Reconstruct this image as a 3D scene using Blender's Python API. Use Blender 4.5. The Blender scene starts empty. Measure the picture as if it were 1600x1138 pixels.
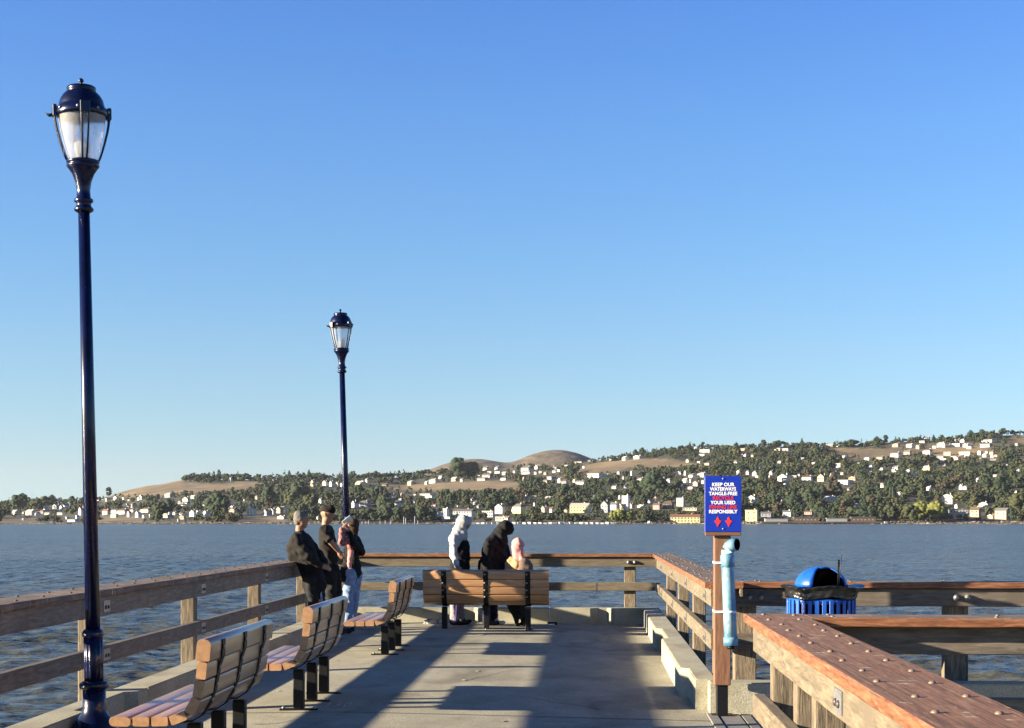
import bpy, bmesh, math, random
import numpy as np
from mathutils import Vector, Matrix, Euler, noise as mnoise
random.seed(7)
sc = bpy.context.scene
# ------------------------------------------------------------------ camera, sky, sun, exposure
YAW = math.atan(118 / 2400.0)
FPX, HV = 2400.0, 811.0
cam_d = bpy.data.cameras.new('camera'); cam = bpy.data.objects.new('camera', cam_d)
sc.collection.objects.link(cam); sc.camera = cam
cam.location = (0, 0, 1.6); cam.rotation_euler = (math.pi / 2, 0, YAW)
cam_d.sensor_width = 36; cam_d.lens = 54.0; cam_d.shift_y = (HV - 569) / 1600.0
cam_d.clip_start = 0.1; cam_d.clip_end = 30000

SUN_M, SUN_K = 0.28, 4.3           # sideways slope of the shadows, shadow length in x per metre of height
to_sun = Vector((-SUN_K, -SUN_K * SUN_M, 1)).normalized()
SUN_EL = math.asin(to_sun.z); SUN_ROT = math.atan2(to_sun.x, to_sun.y)
world = bpy.data.worlds.new('World'); sc.world = world; world.use_nodes = True
wn = world.node_tree.nodes; wl = world.node_tree.links
wn.clear()
wo = wn.new('ShaderNodeOutputWorld'); wb = wn.new('ShaderNodeBackground')
sky = wn.new('ShaderNodeTexSky'); sky.sky_type = 'NISHITA'; sky.sun_disc = False
sky.sun_elevation = SUN_EL; sky.sun_rotation = SUN_ROT
sky.air_density = 1.0; sky.dust_density = 0.0; sky.ozone_density = 4.0; sky.altitude = 0
wb.inputs['Strength'].default_value = 0.05
# the clear blue of this evening's air: the sky's colour balance by height above the horizon, the same all round
tcw = wn.new('ShaderNodeTexCoord'); sxyz = wn.new('ShaderNodeSeparateXYZ'); rpw = wn.new('ShaderNodeValToRGB')
wl.new(tcw.outputs['Generated'], sxyz.inputs[0]); wl.new(sxyz.outputs['Z'], rpw.inputs[0])
SKY = [(0.0, (0.93, 1.24, 1.9)), (0.03, (1.02, 1.11, 1.46)), (0.067, (1.14, 1.19, 1.36)), (0.108, (1.215, 1.24, 1.36)), (0.169, (1.155, 1.30, 1.47)),
       (0.247, (1.11, 1.32, 1.64)), (0.316, (0.98, 1.245, 1.746)), (0.6, (0.48, 0.66, 1.05)), (1.0, (0.32, 0.45, 0.75))]
SKY_K = 0.7071
er = rpw.color_ramp.elements
while len(er) < len(SKY): er.new(0.5)
for e, (p_, c_) in zip(er, SKY): e.position = p_; e.color = tuple(q_ * SKY_K / 2.5 for q_ in c_) + (1,)
vm = wn.new('ShaderNodeVectorMath'); vm.operation = 'MULTIPLY'; vs_ = wn.new('ShaderNodeVectorMath'); vs_.operation = 'SCALE'; vs_.inputs[3].default_value = 2.5
wl.new(sky.outputs[0], vm.inputs[0]); wl.new(rpw.outputs[0], vm.inputs[1]); wl.new(vm.outputs[0], vs_.inputs[0]); wl.new(vs_.outputs[0], wb.inputs[0]); wl.new(wb.outputs[0], wo.inputs[0])
sun_d = bpy.data.lights.new('sun', 'SUN'); sun = bpy.data.objects.new('sun', sun_d); sc.collection.objects.link(sun)
sun_d.energy = 5.0; sun_d.angle = math.radians(0.55); sun_d.color = (1.0, 0.85, 0.62)
sun.rotation_euler = to_sun.to_track_quat('Z', 'Y').to_euler(); sun.location = (-20, -20, 20)
sc.view_settings.view_transform = 'Standard'; sc.view_settings.look = 'None'
sc.view_settings.exposure = 2.1; sc.view_settings.gamma = 1.0; sc.view_settings.use_curve_mapping = False
sc.cycles.max_bounces = 6; sc.cycles.transparent_max_bounces = 12

# ------------------------------------------------------------------ helpers
def ray(u):
    k = (u - 800) / FPX
    return k * math.cos(YAW) - math.sin(YAW), math.cos(YAW) + k * math.sin(YAW)
def at_t(u, v, t):
    a, b = ray(u); return Vector((a * t, b * t, 1.6 + (HV - v) / FPX * t))
def at_y(u, v, y):
    a, b = ray(u); return at_t(u, v, y / b)

def tag(o, label=None, cat=None, group=None, kind=None):
    if label: o['label'] = label
    if cat: o['category'] = cat
    if group: o['group'] = group
    if kind: o['kind'] = kind
    return o
def link(o, parent=None):
    sc.collection.objects.link(o)
    if parent is not None: o.parent = parent
    return o
def empty(name, loc=(0, 0, 0), rz=0, **k):
    o = bpy.data.objects.new(name, None); sc.collection.objects.link(o)
    o.location = loc; o.rotation_euler = (0, 0, rz); o.empty_display_size = 0.1
    return tag(o, **k)
def setmats(me, mats):
    for m in (mats if isinstance(mats, (list, tuple)) else [mats]): me.materials.append(m)
def fin(name, bm, mats, parent=None, loc=None, smooth=False):
    me = bpy.data.meshes.new(name); bm.normal_update(); bm.to_mesh(me); bm.free(); setmats(me, mats)
    if smooth:
        for p in me.polygons: p.use_smooth = True
    o = bpy.data.objects.new(name, me); link(o, parent)
    if loc is not None: o.location = loc
    return o
def pydata(name, V, F, mats, parent=None, smooth=False, mi=None):
    me = bpy.data.meshes.new(name); me.from_pydata(V, [], F); setmats(me, mats)
    if mi is not None: me.polygons.foreach_set('material_index', mi)
    if smooth: me.polygons.foreach_set('use_smooth', [True] * len(me.polygons))
    me.update()
    return link(bpy.data.objects.new(name, me), parent)
def inst(name, me, parent, loc, rot=(0, 0, 0), scale=(1, 1, 1)):
    o = bpy.data.objects.new(name, me); link(o, parent); o.location = loc; o.rotation_euler = rot; o.scale = scale
    return o
def add_box(bm, x0, x1, y0, y1, z0, z1, bev=0.0, mi=0):
    r = bmesh.ops.create_cube(bm, size=1.0)
    vs = r['verts']
    for v in vs:
        v.co = Vector(((x0 + x1) / 2 + v.co.x * (x1 - x0), (y0 + y1) / 2 + v.co.y * (y1 - y0), (z0 + z1) / 2 + v.co.z * (z1 - z0)))
    fs = set(f for v in vs for f in v.link_faces)
    for f in fs: f.material_index = mi
    if bev > 0:
        es = list(set(e for v in vs for e in v.link_edges))
        bmesh.ops.bevel(bm, geom=es, offset=bev, segments=1 if bev < 0.008 else 2, affect='EDGES', profile=0.6)
def add_lathe(bm, prof, seg=24, cx=0, cy=0, mi=0, cap=True, smooth=True, a0=0.0, rmod=None):
    rings = []
    for (r, z) in prof:
        ring = []
        for i in range(seg):
            a = a0 + 2 * math.pi * i / seg
            rr = r * (rmod(a, z) if rmod else 1.0)
            ring.append(bm.verts.new((cx + rr * math.cos(a), cy + rr * math.sin(a), z)))
        rings.append(ring)
    for k in range(len(rings) - 1):
        for i in range(seg):
            f = bm.faces.new((rings[k][i], rings[k][(i + 1) % seg], rings[k + 1][(i + 1) % seg], rings[k + 1][i]))
            f.material_index = mi; f.smooth = smooth
    if cap:
        f = bm.faces.new(rings[0][::-1]); f.material_index = mi
        f = bm.faces.new(rings[-1]); f.material_index = mi
    return rings
def add_tube(bm, pts, rad, seg=8, mi=0, smooth=True):
    """tube through points; rad a number or a list"""
    pts = [Vector(p) for p in pts]
    n = len(pts); rs = rad if isinstance(rad, (list, tuple)) else [rad] * n
    rings = []
    for i, p in enumerate(pts):
        d = (pts[min(i + 1, n - 1)] - pts[max(i - 1, 0)]).normalized()
        up = Vector((0, 0, 1)) if abs(d.z) < 0.9 else Vector((1, 0, 0))
        s = d.cross(up).normalized(); w = d.cross(s).normalized()
        rings.append([bm.verts.new(p + (s * math.cos(2 * math.pi * k / seg) + w * math.sin(2 * math.pi * k / seg)) * rs[i]) for k in range(seg)])
    for i in range(n - 1):
        for k in range(seg):
            f = bm.faces.new((rings[i][k], rings[i][(k + 1) % seg], rings[i + 1][(k + 1) % seg], rings[i + 1][k]))
            f.material_index = mi; f.smooth = smooth
    bm.faces.new(rings[0][::-1]).material_index = mi; bm.faces.new(rings[-1]).material_index = mi
_bolt = {}
def bolt_mesh(r, h, mat, seg=8):
    key = (r, h, mat.name)
    if key not in _bolt:
        bm = bmesh.new()
        add_lathe(bm, [(r, 0), (r * 0.92, h * 0.45), (r * 0.62, h * 0.85), (r * 0.2, h)], seg)
        me = bpy.data.meshes.new('bolt'); bm.to_mesh(me); bm.free(); me.materials.append(mat); _bolt[key] = me
    return _bolt[key]

# ------------------------------------------------------------------ materials
def mat(name, col, rough=0.6, metal=0.0, spec=None):
    m = bpy.data.materials.new(name); m.use_nodes = True
    b = m.node_tree.nodes['Principled BSDF']
    b.inputs['Base Color'].default_value = (*col, 1); b.inputs['Roughness'].default_value = rough
    b.inputs['Metallic'].default_value = metal
    if spec is not None: b.inputs['Specular IOR Level'].default_value = spec
    return m
def N(m, t, **k):
    n = m.node_tree.nodes.new(t)
    for a, v in k.items(): setattr(n, a, v)
    return n
def L(m, a, b): m.node_tree.links.new(a, b)
def noisy(m, stops, scale=(1, 1, 1), nscale=5.0, detail=6.0, rough=0.6, coord='Object', dist=0.0, bump=0.0, bscale=None, bdist=0.01, rough_var=None, objrand=0.0):
    """colour ramp over a noise + bump"""
    nt = m.node_tree; b = nt.nodes['Principled BSDF']
    tc = N(m, 'ShaderNodeTexCoord'); mp = N(m, 'ShaderNodeMapping'); mp.inputs['Scale'].default_value = scale
    L(m, tc.outputs[coord], mp.inputs[0])
    src = mp.outputs[0]
    if objrand:
        oi = N(m, 'ShaderNodeObjectInfo'); mm = N(m, 'ShaderNodeVectorMath', operation='SCALE'); mm.inputs[3].default_value = 1
        cmb = N(m, 'ShaderNodeCombineXYZ')
        ml = N(m, 'ShaderNodeMath', operation='MULTIPLY'); ml.inputs[1].default_value = 37.0
        L(m, oi.outputs['Random'], ml.inputs[0])
        for i in range(3): L(m, ml.outputs[0], cmb.inputs[i])
        ad = N(m, 'ShaderNodeVectorMath', operation='ADD'); L(m, src, ad.inputs[0]); L(m, cmb.outputs[0], ad.inputs[1]); src = ad.outputs[0]
    nz = N(m, 'ShaderNodeTexNoise'); nz.inputs['Scale'].default_value = nscale; nz.inputs['Detail'].default_value = detail
    nz.inputs['Roughness'].default_value = rough; nz.inputs['Distortion'].default_value = dist
    L(m, src, nz.inputs['Vector'])
    rp = N(m, 'ShaderNodeValToRGB')
    el = rp.color_ramp.elements
    while len(el) < len(stops): el.new(0.5)
    for e, (p, c) in zip(el, stops): e.position = p; e.color = (*c, 1)
    L(m, nz.outputs['Fac'], rp.inputs[0])
    col = rp.outputs[0]
    if objrand:
        hv = N(m, 'ShaderNodeHueSaturation'); mr = N(m, 'ShaderNodeMapRange')
        mr.inputs[3].default_value = 1 - objrand; mr.inputs[4].default_value = 1 + objrand
        L(m, oi.outputs['Random'], mr.inputs[0]); L(m, mr.outputs[0], hv.inputs['Value']); L(m, col, hv.inputs['Color']); col = hv.outputs[0]
    L(m, col, b.inputs['Base Color'])
    if bump:
        bp = N(m, 'ShaderNodeBump'); bp.inputs['Strength'].default_value = bump; bp.inputs['Distance'].default_value = bdist
        if bscale:
            n2 = N(m, 'ShaderNodeTexNoise'); n2.inputs['Scale'].default_value = bscale; n2.inputs['Detail'].default_value = 8
            L(m, src, n2.inputs['Vector']); L(m, n2.outputs['Fac'], bp.inputs['Height'])
        else: L(m, nz.outputs['Fac'], bp.inputs['Height'])
        L(m, bp.outputs[0], b.inputs['Normal'])
    m['src'] = 1
    return m, src, col, b
def wood(name, dark, mid, light, grain=9.0, rough=0.75, bump=0.5, blotch=None):
    """grain runs along local X"""
    m = mat(name, mid, rough)
    m, src, col, b = noisy(m, [(0.28, dark), (0.5, mid), (0.74, light)], (0.55, 5.0, 5.0), grain, 8, 0.68, dist=0.6, bump=bump, bdist=0.004, objrand=0.13)
    if blotch:
        n2 = N(m, 'ShaderNodeTexNoise'); n2.inputs['Scale'].default_value = 3.2; n2.inputs['Detail'].default_value = 5
        tc = N(m, 'ShaderNodeTexCoord'); L(m, tc.outputs['Object'], n2.inputs['Vector'])
        rp = N(m, 'ShaderNodeValToRGB'); rp.color_ramp.elements[0].position = 0.5; rp.color_ramp.elements[1].position = 0.68
        L(m, n2.outputs['Fac'], rp.inputs[0])
        mx = N(m, 'ShaderNodeMix', data_type='RGBA'); L(m, rp.outputs[0], mx.inputs[0]); L(m, col, mx.inputs[6])
        mx.inputs[7].default_value = (*blotch, 1); L(m, mx.outputs[2], b.inputs['Base Color'])
    return m
M = {}
M['rail_wood'] = wood('weathered_rail_wood', (0.045, 0.036, 0.029), (0.125, 0.103, 0.082), (0.22, 0.185, 0.145), blotch=(0.10, 0.08, 0.06))
M['post_wood'] = wood('post_wood', (0.025, 0.019, 0.013), (0.15, 0.115, 0.075), (0.33, 0.265, 0.18), grain=12, bump=1.0)
M['cap_wood'] = wood('cap_wood_grey_brown', (0.05, 0.035, 0.026), (0.115, 0.083, 0.062), (0.19, 0.145, 0.11), grain=7, rough=0.8, blotch=(0.24, 0.15, 0.11))
M['near_cap'] = wood('worn_cap_wood', (0.065, 0.027, 0.015), (0.205, 0.092, 0.050), (0.34, 0.19, 0.12), grain=10, rough=0.85, blotch=(0.17, 0.085, 0.048))
def scrapes(m):
    b = m.node_tree.nodes['Principled BSDF']; old = b.inputs['Base Color'].links[0].from_socket
    tc = N(m, 'ShaderNodeTexCoord'); mp = N(m, 'ShaderNodeMapping'); mp.inputs['Scale'].default_value = (13, 6.5, 3); mp.inputs['Rotation'].default_value = (0, 0, 0.12); L(m, tc.outputs['Object'], mp.inputs[0])
    nz = N(m, 'ShaderNodeTexNoise'); nz.inputs['Scale'].default_value = 1.6; nz.inputs['Detail'].default_value = 4; L(m, mp.outputs[0], nz.inputs['Vector'])
    rp = N(m, 'ShaderNodeValToRGB'); rp.color_ramp.elements[0].position = 0.655; rp.color_ramp.elements[1].position = 0.675; L(m, nz.outputs['Fac'], rp.inputs[0])
    mx = N(m, 'ShaderNodeMix', data_type='RGBA'); L(m, rp.outputs[0], mx.inputs[0]); L(m, old, mx.inputs[6]); mx.inputs[7].default_value = (0.40, 0.31, 0.24, 1); L(m, mx.outputs[2], b.inputs['Base Color'])
    # open grain lines along the board
    mp2 = N(m, 'ShaderNodeMapping'); mp2.inputs['Scale'].default_value = (1.2, 90, 90); L(m, tc.outputs['Object'], mp2.inputs[0])
    n2 = N(m, 'ShaderNodeTexNoise'); n2.inputs['Scale'].default_value = 1.0; n2.inputs['Detail'].default_value = 3; L(m, mp2.outputs[0], n2.inputs['Vector'])
    r2 = N(m, 'ShaderNodeValToRGB'); r2.color_ramp.elements[0].position = 0.34; r2.color_ramp.elements[1].position = 0.46; r2.color_ramp.elements[0].color = (0.45, 0.42, 0.4, 1); L(m, n2.outputs['Fac'], r2.inputs[0])
    vm_ = N(m, 'ShaderNodeVectorMath', operation='MULTIPLY'); L(m, mx.outputs[2], vm_.inputs[0]); L(m, r2.outputs[0], vm_.inputs[1]); L(m, vm_.outputs[0], b.inputs['Base Color'])
scrapes(M['near_cap']); scrapes(M['cap_wood'])
M['red_wood'] = wood('redwood_edge', (0.055, 0.018, 0.008), (0.19, 0.072, 0.030), (0.34, 0.165, 0.08), grain=11, rough=0.65)
M['pale_wood'] = wood('pale_rail_wood', (0.055, 0.043, 0.03), (0.135, 0.108, 0.07), (0.22, 0.18, 0.12), grain=8, blotch=(0.12, 0.095, 0.065))
M['sign_wood'] = wood('sign_post_wood', (0.085, 0.036, 0.018), (0.16, 0.072, 0.038), (0.23, 0.115, 0.064), grain=9)
def planks(name, a, b_, c):
    m = mat(name, b_, 0.32); m.node_tree.nodes['Principled BSDF'].inputs['Coat Weight'].default_value = 0.7; m.node_tree.nodes['Principled BSDF'].inputs['Coat Roughness'].default_value = 0.3; noisy(m, [(0.3, a), (0.5, b_), (0.75, c)], (0.6, 6, 6), 5, 4, 0.5, bump=0.12, bdist=0.001, objrand=0.06); return m
M['plank'] = planks('brown_plastic_lumber', (0.28, 0.152, 0.072), (0.345, 0.19, 0.092), (0.41, 0.235, 0.118))
M['black_steel'] = mat('black_steel', (0.005, 0.005, 0.006), 0.5, 0.0, 0.25)
M['zinc'] = mat('galvanised', (0.42, 0.43, 0.44), 0.45, 0.6)
noisy(M['zinc'], [(0.3, (0.20, 0.205, 0.21)), (0.7, (0.36, 0.36, 0.36))], (1, 1, 1), 40)
M['navy'] = mat('navy_gloss_paint', (0.002, 0.004, 0.03), 0.27, 0.0, 0.35)
M['navy'].node_tree.nodes['Principled BSDF'].inputs['Coat Weight'].default_value = 0.15
noisy(M['navy'], [(0.35, (0.0012, 0.003, 0.018)), (0.62, (0.0025, 0.006, 0.04)), (0.8, (0.008, 0.013, 0.055))], (1, 1, 1), 6, 5, bump=0.15, bscale=60, bdist=0.002)
M['concrete'] = mat('deck_concrete', (0.33, 0.29, 0.22), 0.85)
def concrete(name, stops, sc_=2.2, stain=True):
    m = mat(name, stops[1][1], 0.88)
    m, src, col, b = noisy(m, stops, (1, 0.55, 1), sc_, 12, 0.72, bump=0.35, bscale=70, bdist=0.006)
    n2 = N(m, 'ShaderNodeTexNoise'); n2.inputs['Scale'].default_value = 90; n2.inputs['Detail'].default_value = 4
    L(m, src, n2.inputs['Vector'])
    mr = N(m, 'ShaderNodeMapRange'); mr.inputs[1].default_value = 0.3; mr.inputs[2].default_value = 0.7; mr.inputs[3].default_value = 0.72; mr.inputs[4].default_value = 1.25
    L(m, n2.outputs['Fac'], mr.inputs[0])
    mx = N(m, 'ShaderNodeVectorMath', operation='SCALE'); L(m, col, mx.inputs[0]); L(m, mr.outputs[0], mx.inputs[3])
    out = mx.outputs[0]
    if stain:
        n3 = N(m, 'ShaderNodeTexNoise'); n3.inputs['Scale'].default_value = 1.1; n3.inputs['Detail'].default_value = 7; n3.inputs['Distortion'].default_value = 1.0
        L(m, src, n3.inputs['Vector'])
        r3 = N(m, 'ShaderNodeValToRGB'); r3.color_ramp.elements[0].position = 0.52; r3.color_ramp.elements[1].position = 0.72
        r3.color_ramp.elements[0].color = (1, 1, 1, 1); r3.color_ramp.elements[1].color = (0.52, 0.50, 0.47, 1)
        L(m, n3.outputs['Fac'], r3.inputs[0])
        mm = N(m, 'ShaderNodeVectorMath', operation='MULTIPLY'); L(m, out, mm.inputs[0]); L(m, r3.outputs[0], mm.inputs[1]); out = mm.outputs[0]
    L(m, out, b.inputs['Base Color'])
    return m
M['concrete'] = concrete('deck_concrete', [(0.3, (0.22, 0.205, 0.15)), (0.5, (0.295, 0.275, 0.202)), (0.7, (0.37, 0.345, 0.26))])
M['curb'] = concrete('curb_concrete', [(0.3, (0.23, 0.218, 0.16)), (0.5, (0.315, 0.298, 0.222)), (0.7, (0.39, 0.37, 0.285))])
M['paint_mark'] = mat('faded_white_paint', (0.5, 0.5, 0.48), 0.8)
M['joint'] = mat('joint_filler', (0.05, 0.05, 0.05), 0.9)
M['grey_plank'] = wood('grey_cover_boards', (0.07, 0.066, 0.06), (0.17, 0.165, 0.15), (0.28, 0.27, 0.25))
M['sign_blue'] = mat('sign_blue', (0.006, 0.03, 0.5), 0.4)
noisy(M['sign_blue'], [(0.3, (0.003, 0.022, 0.30)), (0.7, (0.005, 0.030, 0.36))], (1, 1, 1), 4)
M['sign_white'] = mat('sign_white', (0.8, 0.8, 0.8), 0.5); M['sign_red'] = mat('sign_red', (0.6, 0.03, 0.035), 0.5)
M['pipe'] = mat('pale_blue_pipe', (0.3, 0.62, 0.78), 0.4)
noisy(M['pipe'], [(0.34, (0.03, 0.11, 0.20)), (0.45, (0.09, 0.22, 0.32)), (0.56, (0.19, 0.33, 0.40)), (0.68, (0.42, 0.47, 0.46))], (1, 1, 0.6), 7, 8, 0.7)
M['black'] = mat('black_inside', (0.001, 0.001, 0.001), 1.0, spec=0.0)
M['can_blue'] = mat('trash_can_blue', (0.01, 0.11, 0.58), 0.35)
noisy(M['can_blue'], [(0.3, (0.006, 0.06, 0.33)), (0.7, (0.012, 0.10, 0.45))], (1, 1, 1), 8)
M['bag'] = mat('black_bag', (0.01, 0.01, 0.01), 0.22)
noisy(M['bag'], [(0.3, (0.006, 0.006, 0.006)), (0.7, (0.02, 0.02, 0.018))], (1, 1, 2), 12, bump=0.5, bscale=9, bdist=0.03)
g = mat('frosted_glass', (0.8, 0.82, 0.8), 0.35)
gb = g.node_tree.nodes['Principled BSDF']; gb.inputs['Transmission Weight'].default_value = 0.8; gb.inputs['IOR'].default_value = 1.1
noisy(g, [(0.30, (0.6, 0.6, 0.56)), (0.44, (0.88, 0.88, 0.86)), (0.7, (0.93, 0.94, 0.95))], (1, 1, 1), 16, 8, bump=0.5, bscale=70, bdist=0.004)
M['glass'] = g
M['bulb'] = mat('white_bulb_cover', (0.85, 0.85, 0.8), 0.4)
# ------------------------------------------------------------------ water
WATER_Z = -3.4
def make_water():
    m = mat('bay_water', (0.035, 0.05, 0.05), 0.12)
    b = m.node_tree.nodes['Principled BSDF']; b.inputs['IOR'].default_value = 1.33; b.inputs['Specular IOR Level'].default_value = 0.16; b.inputs['Roughness'].default_value = 0.235
    tc = N(m, 'ShaderNodeTexCoord')
    mp = N(m, 'ShaderNodeMapping'); mp.inputs['Rotation'].default_value = (0, 0, 0.35); mp.inputs['Scale'].default_value = (0.8, 1.35, 1)
    L(m, tc.outputs['Object'], mp.inputs[0])
    geo = N(m, 'ShaderNodeNewGeometry'); acc = geo.outputs['Normal']
    for s_, kx, ky, d in ((0.5, 0.6, 1.35, 3), (1.9, 1.1, 2.6, 4), (7.0, 0.75, 1.5, 3)):
        nz = N(m, 'ShaderNodeTexNoise'); nz.inputs['Scale'].default_value = s_; nz.inputs['Detail'].default_value = d; nz.inputs['Roughness'].default_value = 0.6; nz.inputs['Distortion'].default_value = 0.3
        L(m, mp.outputs[0], nz.inputs['Vector'])
        sb = N(m, 'ShaderNodeVectorMath', operation='SUBTRACT'); sb.inputs[1].default_value = (0.5, 0.5, 0.5); L(m, nz.outputs['Color'], sb.inputs[0])
        ml = N(m, 'ShaderNodeVectorMath', operation='MULTIPLY'); ml.inputs[1].default_value = (kx, ky, 0); L(m, sb.outputs[0], ml.inputs[0])
        ad = N(m, 'ShaderNodeVectorMath', operation='ADD'); L(m, acc, ad.inputs[0]); L(m, ml.outputs[0], ad.inputs[1]); acc = ad.outputs[0]
    nm = N(m, 'ShaderNodeVectorMath', operation='NORMALIZE'); L(m, acc, nm.inputs[0]); L(m, nm.outputs[0], b.inputs['Normal'])
    # silty patches
    n4 = N(m, 'ShaderNodeTexNoise'); n4.inputs['Scale'].default_value = 0.012; n4.inputs['Detail'].default_value = 6
    mp2 = N(m, 'ShaderNodeMapping'); mp2.inputs['Scale'].default_value = (0.3, 1.4, 1); L(m, tc.outputs['Object'], mp2.inputs[0]); L(m, mp2.outputs[0], n4.inputs['Vector'])
    rp = N(m, 'ShaderNodeValToRGB'); rp.color_ramp.elements[0].position = 0.38; rp.color_ramp.elements[1].position = 0.64
    rp.color_ramp.elements[0].color = (0.044, 0.054, 0.052, 1); rp.color_ramp.elements[1].color = (0.070, 0.069, 0.054, 1)
    L(m, n4.outputs['Fac'], rp.inputs[0]); L(m, rp.outputs[0], b.inputs['Base Color'])
    rng = np.random.RandomState(3)
    comps = []
    for i in range(60):
        lam = 0.6 * (3.4 / 0.6) ** rng.rand(); th = math.radians(255) + rng.randn() * 0.6
        comps.append((lam, th, 0.0075 * lam ** 0.85, rng.rand() * 6.283))
    xs = np.concatenate([[-9000, -4000, -1500, -600, -250, -120], np.linspace(-72, 40, 700), [90, 200, 600, 1500, 4000, 9000]])
    ys = np.concatenate([[-3000, -600, -100, -20], np.linspace(4, 70, 400), 70 + np.cumsum(np.linspace(0.25, 3.0, 130)), [400, 700, 1200, 1800, 3200]])
    X, Y = np.meshgrid(xs, ys); Z = np.zeros_like(X)
    for lam, th, am, ph in comps:
        k = 2 * math.pi / lam
        p = k * (X * math.cos(th) + Y * math.sin(th)) + ph
        Z += am * (1.3 * (1 - np.abs(np.sin(p / 2))) * 1.2 - 0.6 + 0.3 * np.sin(p))
    fade = np.clip((X + 72) / 10, 0, 1) * np.clip((40 - X) / 8, 0, 1) * np.clip((Y - 4) / 2, 0, 1) * np.clip((255 - Y) / 60, 0, 1)
    Z = Z * fade + WATER_Z
    V = np.stack([X, Y, Z], -1).reshape(-1, 3); nx, ny = len(xs), len(ys)
    i, j = np.meshgrid(np.arange(nx - 1), np.arange(ny - 1)); a = (j * nx + i).ravel()
    F = np.stack([a, a + 1, a + nx + 1, a + nx], -1)
    me = bpy.data.meshes.new('water'); me.vertices.add(len(V)); me.vertices.foreach_set('co', V.ravel())
    me.loops.add(F.size); me.loops.foreach_set('vertex_index', F.ravel().astype(np.int32))
    me.polygons.add(len(F)); me.polygons.foreach_set('loop_start', np.arange(0, F.size, 4, dtype=np.int32)); me.polygons.foreach_set('use_smooth', np.ones(len(F), bool))
    me.update(calc_edges=True); me.materials.append(m)
    tag(link(bpy.data.objects.new('water', me)), kind='structure')
make_water()

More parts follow.
